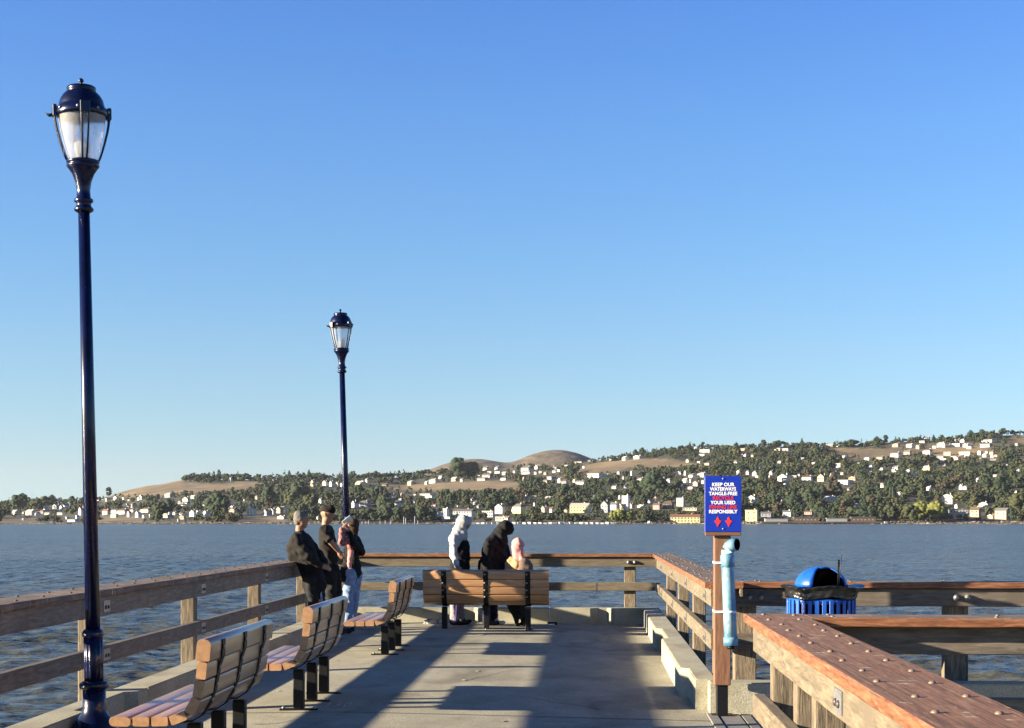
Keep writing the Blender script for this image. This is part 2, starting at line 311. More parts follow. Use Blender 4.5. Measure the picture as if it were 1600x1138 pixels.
# ------------------------------------------------------------------ pier deck and kerbs
DX0, DX1, DY0, DY1 = -4.03, 1.30, 1.5, 24.3
def deck_z(x): return -0.02 * (math.sqrt((x + 2.0) ** 2 + 0.09) - 0.3)
def make_deck():
    V, F = [], []
    xs = [DX0, -3.5, -3, -2.6, -2.3, -2, -1.7, -1.3, -0.8, -0.2, 0.4, 0.9, 1.0]
    for x in xs:
        for y in (DY0, DY1): V.append((x, y, deck_z(x)))
    for i in range(len(xs) - 1): a = 2 * i; F.append((a, a + 2, a + 3, a + 1))
    n = len(V)
    # edge strip and underside of the main arm, then the wide part to the right
    V += [(1.0, DY0, -0.6), (1.0, DY1, -0.6), (DX0, DY0, -0.6), (DX0, DY1, -0.6)]
    k = 2 * (len(xs) - 1)
    F += [(k, n, n + 1, k + 1), (n, n + 2, n + 3, n + 1), (n + 2, 0, 1, n + 3)]
    F += [(0, n + 2, n, k), (1, k + 1, n + 1, n + 3)]
    bm = bmesh.new(); bv = [bm.verts.new(v) for v in V]
    for f in F:
        bm.faces.new([bv[i] for i in f])
    bmesh.ops.recalc_face_normals(bm, faces=bm.faces)
    add_box(bm, 1.37, 10.0, DY0, 13.4, -0.6, -0.055)
    add_box(bm, 1.0, 1.31, 13.05, DY1, -0.6, -0.055)
    d = tag(fin('pier_deck', bm, [M['concrete']]), kind='structure')
    # narrow cover boards over the joint that runs along the pier
    for x0, x1 in ((1.004, 1.088), (1.10, 1.275), (1.288, 1.366)):
        b2 = bmesh.new(); add_box(b2, x0, x1, DY0, 13.03, -0.085, -0.045 + 0.006 * (x1 < 1.1), 0.004)
        fin('cover_board', b2, [M['grey_plank']], d)
    b2 = bmesh.new(); add_box(b2, 1.001, 1.369, DY0, 13.03, -0.6, -0.09); fin('joint_bed', b2, [M['joint']], d)
    # sealed cross joints, each a thin dark strip 3 mm proud
    for yy in (6.6, 12.62, 18.6):
        V2, F2 = [], []
        for i, x in enumerate(xs):
            V2 += [(x, yy - 0.009, deck_z(x) + 0.003), (x, yy + 0.009, deck_z(x) + 0.003)]
            if i: F2.append((2 * i - 2, 2 * i, 2 * i + 1, 2 * i - 1))
        pydata('joint_seal', V2, F2, [M['joint']], d)
    # hairline cracks and bird droppings
    rc = random.Random(8)
    for sx, sy, ang, n_ in ((-1.2, 15.3, 1.2, 26), (0.1, 13.2, 2.4, 22), (-2.6, 11.9, 0.3, 14), (-0.4, 19.6, 0.4, 22)):
        V2, F2 = [], []; x, y, a_ = sx, sy, ang
        for i in range(n_):
            w = 0.0035 * (1 - i / n_) + 0.0012; V2 += [(x - w * math.sin(a_), y + w * math.cos(a_) * 2, deck_z(x) + 0.0035), (x + w * math.sin(a_), y - w * math.cos(a_) * 2, deck_z(x) + 0.0035)]
            if i: F2.append((2 * i - 2, 2 * i, 2 * i + 1, 2 * i - 1))
            a_ += rc.uniform(-0.5, 0.5) - (a_ - ang) * 0.3; x += 0.06 * math.cos(a_); y += 0.09 * math.sin(a_)
        pydata('crack', V2, F2, [M['joint']], d)
    for i in range(26):
        x, y = (rc.uniform(-3.2, 0.7), rc.uniform(12.2, 23.3)) if i else (-1.47, 21.2); V2 = []; r_ = rc.uniform(0.012, 0.03) if i else 0.06
        for k in range(9): a_ = k * 0.698; rr = r_ * rc.uniform(0.6, 1.25); V2.append((x + rr * math.cos(a_), y + rr * 1.6 * math.sin(a_), deck_z(x) + 0.0045))
        pydata('dropping', V2, [tuple(range(9))], [M['faded_mark'] if i % 3 else M['curb']], d)
    cu = bpy.data.curves.new('stencil', 'FONT'); cu.body = '130'; cu.size = 0.2; cu.space_character = 1.25
    to = bpy.data.objects.new('stencil', cu); sc.collection.objects.link(to)
    bpy.context.view_layer.update(); me = bpy.data.meshes.new_from_object(to.evaluated_get(bpy.context.evaluated_depsgraph_get()))
    bpy.data.objects.remove(to)
    me.materials.clear(); me.materials.append(M['faded_mark'])
    p = at_t(513, 1112, 12.75)
    o = inst('stencilled_number', me, d, (-2.26, 12.95, 0.004))
    o.scale = (0.68, 2.2, 1)
    return d
m = mat('faded_mark', (0.5, 0.5, 0.47), 0.85)
noisy(m, [(0.42, (0.36, 0.325, 0.25)), (0.6, (0.62, 0.61, 0.56))], (1, 1, 1), 30)
M['faded_mark'] = m
deck = make_deck()

def kerb(blocks, name='kerb'):
    """blocks: list of prisms; each a footprint polygon, z0, z1 and a small top chamfer"""
    root = empty(name, kind='structure')
    for poly, z0, z1 in blocks:
        bm = bmesh.new(); vs = [bm.verts.new((x, y, z0)) for x, y in poly]
        f = bm.faces.new(vs); r = bmesh.ops.extrude_face_region(bm, geom=[f])
        for v in r['geom']:
            if isinstance(v, bmesh.types.BMVert): v.co.z = z1
        bmesh.ops.recalc_face_normals(bm, faces=bm.faces)
        top = [e for e in bm.edges if all(abs(v.co.z - z1) < 1e-6 for v in e.verts)]
        bmesh.ops.bevel(bm, geom=top, offset=0.009, segments=2, affect='EDGES')
        fin('kerb_block', bm, [M['curb']], root)
    return root
KZ = 0.21
def side_kerb(xi, xo, ys, sgn):
    """long kerb with drainage recesses: ys = list of (y0, y1, recessed)"""
    out = []
    for y0, y1, rec in ys:
        x_in = xi + sgn * (0.10 if rec else 0)
        # narrow dark joint between pours
        if rec: out.append(([(x_in, y0), (xo, y0), (xo, y1), (x_in, y1)], -0.1, KZ - 0.003))
        else:
            c = 0.0
            out.append(([(x_in, y0 + 0.006), (xo, y0 + 0.006), (xo, y1 - 0.006), (x_in, y1 - 0.006)], -0.1, KZ))
    return out
def fixpoly(bl): return bl
def side_kerb2(y0, y1, n0=None, n1=None):
    """left kerb block with an optional drainage notch"""
    P_ = [(-4.0, y0 + 0.006), (-3.73, y0 + 0.006)]
    if n0: P_ += [(-3.73, n0), (-3.83, n0 + 0.06), (-3.83, n1 - 0.06), (-3.73, n1)]
    P_ += [(-3.73, y1 - 0.006), (-4.0, y1 - 0.006)]
    return (P_, -0.12, 0.168)
kerb([side_kerb2(1.6, 6.9), side_kerb2(6.9, 12.9, 11.25, 12.6), side_kerb2(12.9, 18.95), side_kerb2(18.95, 23.88)])
rk = [([(0.86, 23.87), (0.86, 19.55), (0.935, 19.48), (0.935, 18.756), (1.12, 18.756), (1.12, 23.87)], -0.1, KZ),
      ([(0.935, 18.744), (0.935, 18.02), (0.86, 17.95), (0.86, 14.4), (0.935, 14.33), (0.935, 13.38), (1.12, 13.38), (1.12, 18.744)], -0.1, KZ)]
kerb(rk)
kerb([([(-4.0, 23.9), (-2.1, 23.9), (-1.95, 24.02), (-1.78, 24.02), (-1.66, 23.9), (-0.6, 23.9), (-0.6, 24.18), (-4.0, 24.18)], -0.1, KZ), ([(-0.588, 23.9), (0.04, 23.9), (0.16, 24.02), (0.3, 24.02), (0.42, 23.9), (1.12, 23.9), (1.12, 24.18), (-0.588, 24.18)], -0.1, KZ)])
kerb([([(1.04, 13.1), (5.6, 13.1), (5.6, 13.372), (1.04, 13.372)], -0.12, KZ), ([(5.612, 13.1), (10, 13.1), (10, 13.372), (5.612, 13.372)], -0.12, KZ)])

# piles under the pier
pile_b = bmesh.new(); add_lathe(pile_b, [(0.2, -7), (0.2, -0.62)], 14)
add_box(pile_b, -0.28, 0.28, -0.28, 0.28, -0.95, -0.601, 0.02)
me0 = bpy.data.meshes.new('pier_pile'); pile_b.to_mesh(me0); pile_b.free(); me0.materials.append(M['curb'])
for y in (5, 10.5, 16, 22):
    for x, side in ((-3.2, 'left'), (0.4, 'right')):
        o = inst('pier_pile', me0, None, (x, y, 0))
        tag(o, 'round concrete pile under the %s edge of the deck, %s' % (side, {5: 'nearest the camera', 10.5: 'second from the camera', 16: 'third from the camera', 22: 'farthest from the camera'}[y]), 'pile', 'piles under the pier')

# ------------------------------------------------------------------ railings
M['bolt_dark'] = mat('dark_bolt', (0.06, 0.05, 0.045), 0.5, 0.2)
def beam(name, parent, x0, x1, y0, y1, z0, z1, mats, bev=0.006, topmat=None, wob=0.0):
    """board with its grain along local X, centred on its own origin"""
    bm = bmesh.new(); lx, ly, lz = x1 - x0, y1 - y0, z1 - z0
    c = min(bev, ly * 0.3, lz * 0.3); hy, hz = ly / 2, lz / 2
    sec = [(-hy + c, -hz), (hy - c, -hz), (hy, -hz + c), (hy, hz - c), (hy - c, hz), (-hy + c, hz), (-hy, hz - c), (-hy, -hz + c)]
    ns = max(1, int(lx / 0.12)) if lx > 0.5 else 1; am = 0.0022 if lx > 0.5 else 0.0; sd = random.uniform(0, 90); rings = []
    for i in range(ns + 1):
        x = -lx / 2 + lx * i / ns; ring = []
        for k, (y, z) in enumerate(sec):
            w1 = mnoise.noise(Vector((x * 3.1, sd, k // 2 * 7.3))) + 0.6 * mnoise.noise(Vector((x * 11, sd, k // 2 * 3.7))); w2 = mnoise.noise(Vector((x * 2.3, sd + 31, k // 2 * 5.1))) + 0.6 * mnoise.noise(Vector((x * 13, sd + 9, k // 2 * 2.7)))
            ring.append(bm.verts.new((x, y + w1 * am, z + w2 * am)))
        rings.append(ring)
    for i in range(ns):
        for k in range(8): bm.faces.new((rings[i][k], rings[i + 1][k], rings[i + 1][(k + 1) % 8], rings[i][(k + 1) % 8]))
    bm.faces.new(rings[0]); bm.faces.new(rings[-1][::-1]); bmesh.ops.recalc_face_normals(bm, faces=bm.faces)
    bm.normal_update()
    if topmat:
        for f in bm.faces:
            if f.normal.z > 0.75: f.material_index = 1
    o = fin(name, bm, [mats] + ([topmat] if topmat else []), parent)
    o.location = ((x0 + x1) / 2, (y0 + y1) / 2 + random.uniform(-wob, wob), (z0 + z1) / 2 + random.uniform(-wob, wob))
    return o
def vpost(parent, x, y0, y1, w, z0, z1, m):
    """vertical timber, grain up"""
    bm = bmesh.new(); add_box(bm, z0 - (z0 + z1) / 2, z1 - (z0 + z1) / 2, -(y1 - y0) / 2, (y1 - y0) / 2, -w / 2, w / 2, 0.010)
    o = fin('post', bm, [m], parent)
    o.rotation_euler = (0, -math.pi / 2, 0); o.location = (x, (y0 + y1) / 2, (z0 + z1) / 2)
    return o
def railing(label, a, b, posts, m_board, m_post, m_cap, m_captop, seams=(), plates=(), bolts=0.62, lowseams=(), cap_x=(0, 0), board_x=(0, 0), post_z0=-0.5, big=False, pw=0.135, by=0.0, boltmat='bolt', group='timber railings of the pier', postbolts=()):
    a = Vector((*a, 0)); b = Vector((*b, 0)); d = (b - a); Lh = d.length
    rz = math.atan2(d.y, d.x)
    root = empty('timber_railing', a, rz, label=label, cat='railing', group=group)
    def segs(x0, x1, cuts):
        c = [x0] + [s for s in sorted(cuts) if x0 < s < x1] + [x1]
        return [(c[i] + 0.002, c[i + 1] - 0.002) for i in range(len(c) - 1)]
    for s0, s1 in segs(-cap_x[0], Lh + cap_x[1], seams):
        beam('cap_board', root, s0, s1, -0.045, 0.285, 1.0, 1.052, m_cap, 0.006, m_captop, 0.002)
    for s0, s1 in segs(-board_x[0], Lh + board_x[1], seams):
        beam('upper_rail', root, s0, s1, by, by + 0.07, 0.842, 0.997, m_board, 0.006, None, 0.0015)
        beam('ledger', root, s0, s1, 0.253, 0.273, 0.93, 0.997, m_board, 0.004)
    for s0, s1 in segs(-board_x[0], Lh + board_x[1], lowseams or seams):
        beam('lower_rail', root, s0, s1, by, by + 0.07, 0.468, 0.60, m_board, 0.006, None, 0.0015)
    for x in posts: vpost(root, x, by + 0.072, by + 0.072 + pw, pw, post_z0, 0.996, m_post)
    bmz = bolt_mesh(0.014, 0.010, M['zinc'])
    for x in plates:
        for z in (0.915, 0.535):
            bm = bmesh.new(); add_box(bm, -0.085, 0.085, -0.003, 0.003, -0.045, 0.045)
            pl = fin('bolt_plate', bm, [M['zinc']], root, (x, -0.004, z))
            for dx in (-0.035, 0.035): inst('bolt', bolt_mesh(0.016, 0.012, M['bolt_dark']), pl, (dx, -0.003, -0.008), (math.pi / 2, 0, 0))
    bmb = bolt_mesh(0.026, 0.02, M['zinc'])
    for x, z in postbolts:
        for dx in (-0.05, 0.05): inst('bolt', bmb, root, (x + dx, -0.001, z), (math.pi / 2, 0, 0), (1.1, 1.1, 2.0))
    if bolts:
        bc = bolt_mesh(0.014, 0.010, M['bolt']) if big else bolt_mesh(0.013, 0.009, M[boltmat])
        x = 0.15; k = 0
        while x < Lh:
            for yy in ((0.03, 0.205) if k % 2 else (0.05, 0.22)):
                inst('bolt', bc, root, (x + random.uniform(-.03, .03), yy + random.uniform(-.01, .01), 1.0525))
            x += bolts; k += 1
    return root
M['bolt'] = mat('weathered_bolt', (0.17, 0.125, 0.095), 0.5, 0.1)
left_posts = [(y - 3.0) for y in (6.35, 9.5, 12.62, 15.85, 19.0, 22.2)]
lr = railing('long weathered grey railing on the left edge, behind the lamp posts and benches', (-4.007, 3.0), (-4.007, 24.09), left_posts,
        M['rail_wood'], M['post_wood'], M['cap_wood'], M['cap_wood'], seams=(3.1, 9.0, 15.0), plates=left_posts, bolts=0.58, cap_x=(0, 0.25), board_x=(0, 0.0), boltmat='bolt_dark')
lr.location.z = -0.096; lr.scale = (1.0, 1.06, 1.06)   # the deck falls away to this side
railing('railing across the far end of the pier behind the standing people', (-3.96, 24.2), (1.01, 24.2), [1.88, 4.63],
        M['pale_wood'], M['post_wood'], M['red_wood'], M['cap_wood'], seams=(2.6,), bolts=0.7, postbolts=((4.65, 0.92),), pw=0.18, cap_x=(-0.002, -0.002), board_x=(0.0, 0.046), lowseams=(4.1,))
right_posts = [24.35 - y for y in (22.1, 19.3, 16.6, 13.95)]
railing('orange edged railing along the right kerb running to the sign post', (1.06, 24.35), (1.06, 13.35), right_posts,
        M['pale_wood'], M['post_wood'], M['red_wood'], M['cap_wood'], seams=(4.2, 8.4), plates=right_posts, bolts=0.5, cap_x=(0.14, 0), board_x=(0.0, 0.06))
railing('railing behind the blue trash can, running right from the sign post', (1.36, 13.45), (9.5, 13.45), [0.02, 1.85, 3.7, 5.5, 7.3],
        M['rail_wood'], M['post_wood'], M['red_wood'], M['cap_wood'], seams=(3.9,), bolts=0.8, postbolts=((1.87, 0.92), (0.1, 0.92)), pw=0.19, cap_x=(0.015, 0), board_x=(0.22, 0))
railing('nearest red brown railing in the lower right corner with large bolts on its wide cap', (0.945, 8.93), (0.945, 2.6), [0.37, 1.33, 1.95, 3.12, 5.1],
        M['pale_wood'], M['post_wood'], M['red_wood'], M['near_cap'], seams=(), plates=(3.1,), bolts=0.40, big=True, cap_x=(0, 0), board_x=(-0.08, 0), post_z0=-0.05)
railing('railing with a shaded board joining the nearest cap and running right below the trash can', (1.235, 8.6), (7.5, 8.6), [2.9, 5.5],
        M['rail_wood'], M['post_wood'], M['red_wood'], M['cap_wood'], bolts=0.9, cap_x=(-0.002, 0), board_x=(-0.06, 0), post_z0=-0.05, by=0.07)  # boards set back under the cap so its overhang shades them
# ------------------------------------------------------------------ lamp posts
def make_lamp(loc, label, lean):
    r = empty('lamp_post', loc, label=label, cat='lamp post', group='navy lamp posts along the left railing')
    bm = bmesh.new()
    add_lathe(bm, [(0.215, 0), (0.215, 0.05), (0.185, 0.075), (0.165, 0.12), (0.13, 0.175), (0.098, 0.215), (0.084, 0.26), (0.082, 0.40)], 32)
    fin('base', bm, [M['navy']], r)
    for zz, rr in ((0.425, 0.105), (0.80, 0.078)):
        bm = bmesh.new()
        add_lathe(bm, [(rr * 0.78, zz - 0.035), (rr * 0.97, zz - 0.022), (rr, zz - 0.008), (rr, zz + 0.008), (rr * 0.86, zz + 0.022), (rr * 0.74, zz + 0.03)], 28)
        fin('ring', bm, [M['navy']], r)
    bm = bmesh.new()
    add_lathe(bm, [(0.066, 0.40), (0.066, 0.80)], 48, rmod=lambda a, z: 1 + 0.055 * math.cos(12 * a))
    fin('fluted_shaft', bm, [M['navy']], r)
    bm = bmesh.new(); add_lathe(bm, [(0.053, 0.80), (0.041, 3.92)], 24); fin('pole', bm, [M['navy']], r)
    h = bmesh.new()
    add_lathe(h, [(0.052, 3.86), (0.068, 3.87), (0.070, 3.885), (0.054, 3.90), (0.052, 3.925), (0.068, 3.935), (0.068, 3.952), (0.050, 3.965), (0.048, 4.02), (0.058, 4.08), (0.078, 4.135),
                  (0.100, 4.17), (0.116, 4.188), (0.118, 4.20), (0.108, 4.205), (0.108, 4.212), (0.118, 4.217), (0.118, 4.232), (0.104, 4.236)], 32)
    fin('holder', h, [M['navy']], r)
    gl = bmesh.new()
    add_lathe(gl, [(0.096, 4.237), (0.112, 4.28), (0.135, 4.36), (0.155, 4.45), (0.165, 4.53), (0.168, 4.565)], 32, cap=False)
    fin('glass', gl, [M['glass']], r, smooth=True)
    bb = bmesh.new(); add_lathe(bb, [(0.03, 4.237), (0.045, 4.27), (0.055, 4.32), (0.05, 4.36), (0.035, 4.375)], 16); fin('bulb', bb, [M['bulb']], r, smooth=True)
    d = bmesh.new()
    add_lathe(d, [(0.160, 4.552), (0.182, 4.553), (0.185, 4.57), (0.185, 4.605), (0.165, 4.615), (0.162, 4.635), (0.152, 4.675), (0.134, 4.705), (0.112, 4.728), (0.098, 4.735), (0.104, 4.742), (0.104, 4.765), (0.094, 4.772), (0.03, 4.778), (0.012, 4.785),
                  (0.010, 4.80), (0.020, 4.812), (0.017, 4.825), (0.006, 4.835)], 32)
    fin('dome', d, [M['navy']], r)
    for k in range(4):
        for s in (-0.13, 0.13):
            a = math.radians(25 + 90 * k) + s
            pts = []
            for (rr, z) in ((0.108, 4.225), (0.128, 4.27), (0.156, 4.36), (0.182, 4.46), (0.196, 4.55), (0.200, 4.62)):
                pts.append((rr * math.cos(a), rr * math.sin(a), z))
            b2 = bmesh.new(); add_tube(b2, pts, 0.0075, 6); fin('rib', b2, [M['navy']], r)
        a = math.radians(25 + 90 * k)
        b2 = bmesh.new(); add_box(b2, 0.178, 0.207, -0.035, 0.035, 4.54, 4.625, 0.004)
        for v in b2.verts: v.co = Matrix.Rotation(a, 3, 'Z') @ v.co
        fin('rib_bracket', b2, [M['navy']], r)
    for k in range(8):
        a = math.radians(10 + 45 * k)
        inst('bolt', bolt_mesh(0.012, 0.012, M['zinc']), r, (0.186 * math.cos(a), 0.186 * math.sin(a), 4.588), (0, math.pi / 2, a))
    b2 = bmesh.new(); add_tube(b2, [(-0.19, -0.05, 4.565), (-0.225, -0.05, 4.56), (-0.25, -0.06, 4.575)], [0.014, 0.012, 0.004], 6); fin('hook', b2, [M['black_steel']], r)
    r.rotation_euler = (0, lean, 0)
    return r
p1 = at_y(149, 1100, 11.0); p2 = at_y(546, 900, 23.35)
l1 = make_lamp((p1.x, p1.y, -0.03), 'tall navy lamp post nearest the camera, at the left by the first bench', -math.radians(1.25))
l2 = make_lamp((p2.x, p2.y, -0.03), 'navy lamp post at the far corner behind the three standing people', -math.radians(1.75))
l2.rotation_euler.z = 0.5
lbl = bmesh.new(); add_box(lbl, -0.03, 0.03, -0.002, 0.002, -0.04, 0.04)
fin('sticker', lbl, [M['sign_white']], l2, (-0.01, -0.053, 1.62))

# ------------------------------------------------------------------ benches (local: x towards the seat's front, back rest at x = 0, y along the bench)
def rounded_prof(w, h, r, n=3, top_r=None):
    pts = []
    for (cx, cz, a0, rr) in ((w / 2 - r, -h / 2 + r, -90, r), (w / 2 - (top_r or r), h / 2 - (top_r or r), 0, top_r or r), (-w / 2 + (top_r or r), h / 2 - (top_r or r), 90, top_r or r), (-w / 2 + r, -h / 2 + r, 180, r)):
        for i in range(n + 1):
            a = math.radians(a0 + 90 * i / n); pts.append((cx + rr * math.cos(a), cz + rr * math.sin(a)))
    return pts
BL = 1.83
def slat_mesh(w, h, tilt, r=0.010, top_r=None, n=3):
    pr = rounded_prof(w, h, r, n, top_r); bm = bmesh.new(); rings = []
    # local X of the mesh = long axis, so that the grain runs along it
    for xx, k in ((-BL / 2, 0.97), (-BL / 2 + 0.004, 1), (BL / 2 - 0.004, 1), (BL / 2, 0.97)):
        rings.append([bm.verts.new((xx, p[0] * k, p[1] * k)) for p in pr])
    for i in range(3):
        for k in range(len(pr)):
            f = bm.faces.new((rings[i][k], rings[i][(k + 1) % len(pr)], rings[i + 1][(k + 1) % len(pr)], rings[i + 1][k])); f.smooth = True
    bm.faces.new(rings[0][::-1]); bm.faces.new(rings[-1])
    bmesh.ops.recalc_face_normals(bm, faces=bm.faces)
    for e in bm.edges:
        if len(e.link_faces) == 2 and e.link_faces[0].normal.angle(e.link_faces[1].normal, 0) > 0.7: e.smooth = False
    me = bpy.data.meshes.new('slat'); bm.to_mesh(me); bm.free(); me.materials.append(M['plank'])
    return me
SL = {'top': slat_mesh(0.088, 0.135, 0, 0.010, 0.040, 5), 'back': slat_mesh(0.062, 0.105, 0), 'seat': slat_mesh(0.102, 0.058, 0), 'front': slat_mesh(0.132, 0.058, 0, 0.026, None, 4)}
def make_bench(loc, rz, label):
    r = empty('bench', loc, rz, label=label, cat='bench', group='brown slatted benches on the pier')
    # (name, mesh, x, z, tilt)
    S = [('back_slat', 'top', 0.0, 0.815, 0.09), ('back_slat', 'back', 0.012, 0.690, 0.10), ('back_slat', 'back', 0.030, 0.580, 0.17), ('back_slat', 'back', 0.066, 0.478, 0.52),
         ('seat_slat', 'seat', 0.155, 0.405, 0.38), ('seat_slat', 'seat', 0.266, 0.385, 0.03), ('seat_slat', 'seat', 0.380, 0.383, 0.0), ('seat_slat', 'front', 0.508, 0.382, -0.02)]
    for nm, k, x, z, t in S:
        o = inst(nm, SL[k], r, (x, 0, z)); tt = t
        o.rotation_euler = Euler((-t if k in ('top', 'back') else t, 0, math.pi / 2), 'XYZ')
        # mesh X -> bench y, mesh Y -> bench -x ; tilt about the long axis
        if k in ('top', 'back'): o.rotation_euler = (0, 0, math.pi / 2); o.rotation_euler = (Matrix.Rotation(-t, 3, 'Y') @ Matrix.Rotation(math.pi / 2, 3, 'Z')).to_euler()
        else: o.rotation_euler = (Matrix.Rotation(t, 3, 'Y') @ Matrix.Rotation(math.pi / 2, 3, 'Z')).to_euler()
    bz = bolt_mesh(0.011, 0.008, M['zinc'])
    # outline of the steel strap, behind the back and under the seat
    path = [(-0.051, 0.86), (-0.047, 0.755), (-0.027, 0.70), (-0.012, 0.62), (0.002, 0.55), (0.030, 0.465), (0.080, 0.390), (0.14, 0.352), (0.22, 0.343), (0.52, 0.343)]
    for y in (-0.61, 0.0, 0.61):
        bm = bmesh.new(); hw = 0.036; th = 0.004; rings = []
        for i, (x, z) in enumerate(path):
            a = Vector((path[min(i + 1, len(path) - 1)][0] - path[max(i - 1, 0)][0], path[min(i + 1, len(path) - 1)][1] - path[max(i - 1, 0)][1])).normalized()
            nx, nz = -a.y, a.x
            rings.append([bm.verts.new((x + s * nx * th, y + q, z + s * nz * th)) for q, s in ((-hw, -1), (hw, -1), (hw, 1), (-hw, 1))])
        for i in range(len(path) - 1):
            for k in range(4): bm.faces.new((rings[i][k], rings[i][(k + 1) % 4], rings[i + 1][(k + 1) % 4], rings[i + 1][k]))
        bm.faces.new(rings[0][::-1]); bm.faces.new(rings[-1]); 
        bmesh.ops.recalc_face_normals(bm, faces=bm.faces)
        st = fin('strap', bm, [M['black_steel']], r)
        for x, z in ((-0.055, 0.815), (-0.030, 0.69), (-0.012, 0.585), (0.018, 0.487)):
            inst('bolt', bz, st, (x, y + 0.016, z), (0, -math.pi / 2 - 0.12, 0), (1.25, 1.25, 1.3))
        bm = bmesh.new(); add_box(bm, 0.085, 0.172, y - 0.040, y + 0.040, 0.010, 0.338, 0.006); lg = fin('leg', bm, [M['black_steel']], r)
        bm = bmesh.new(); add_box(bm, -0.03, 0.29, y - 0.032, y + 0.032, -0.004, 0.011, 0.002); fp = fin('foot_plate', bm, [M['black_steel']], lg)
        for x in (0.0, 0.262): inst('bolt', bz, fp, (x, y, 0.011), (0, 0, 0), (1.3, 1.3, 2.2))
    return r
BX = -2.26
make_bench((BX - 0.04, 10.02, -0.002), math.pi, 'nearest brown slatted bench in the lower left, beside the first lamp post')
make_bench((BX - 0.03, 13.4, -0.002), math.pi, 'brown slatted bench in the middle of the left row, facing the left railing')
make_bench((BX, 18.65, -0.002), math.pi, 'farthest bench of the left row, its seat in front of the standing people')
make_bench((-1.475, 22.25, -0.02), math.pi / 2, 'bench seen from behind at the pier end, before the people in headscarves')

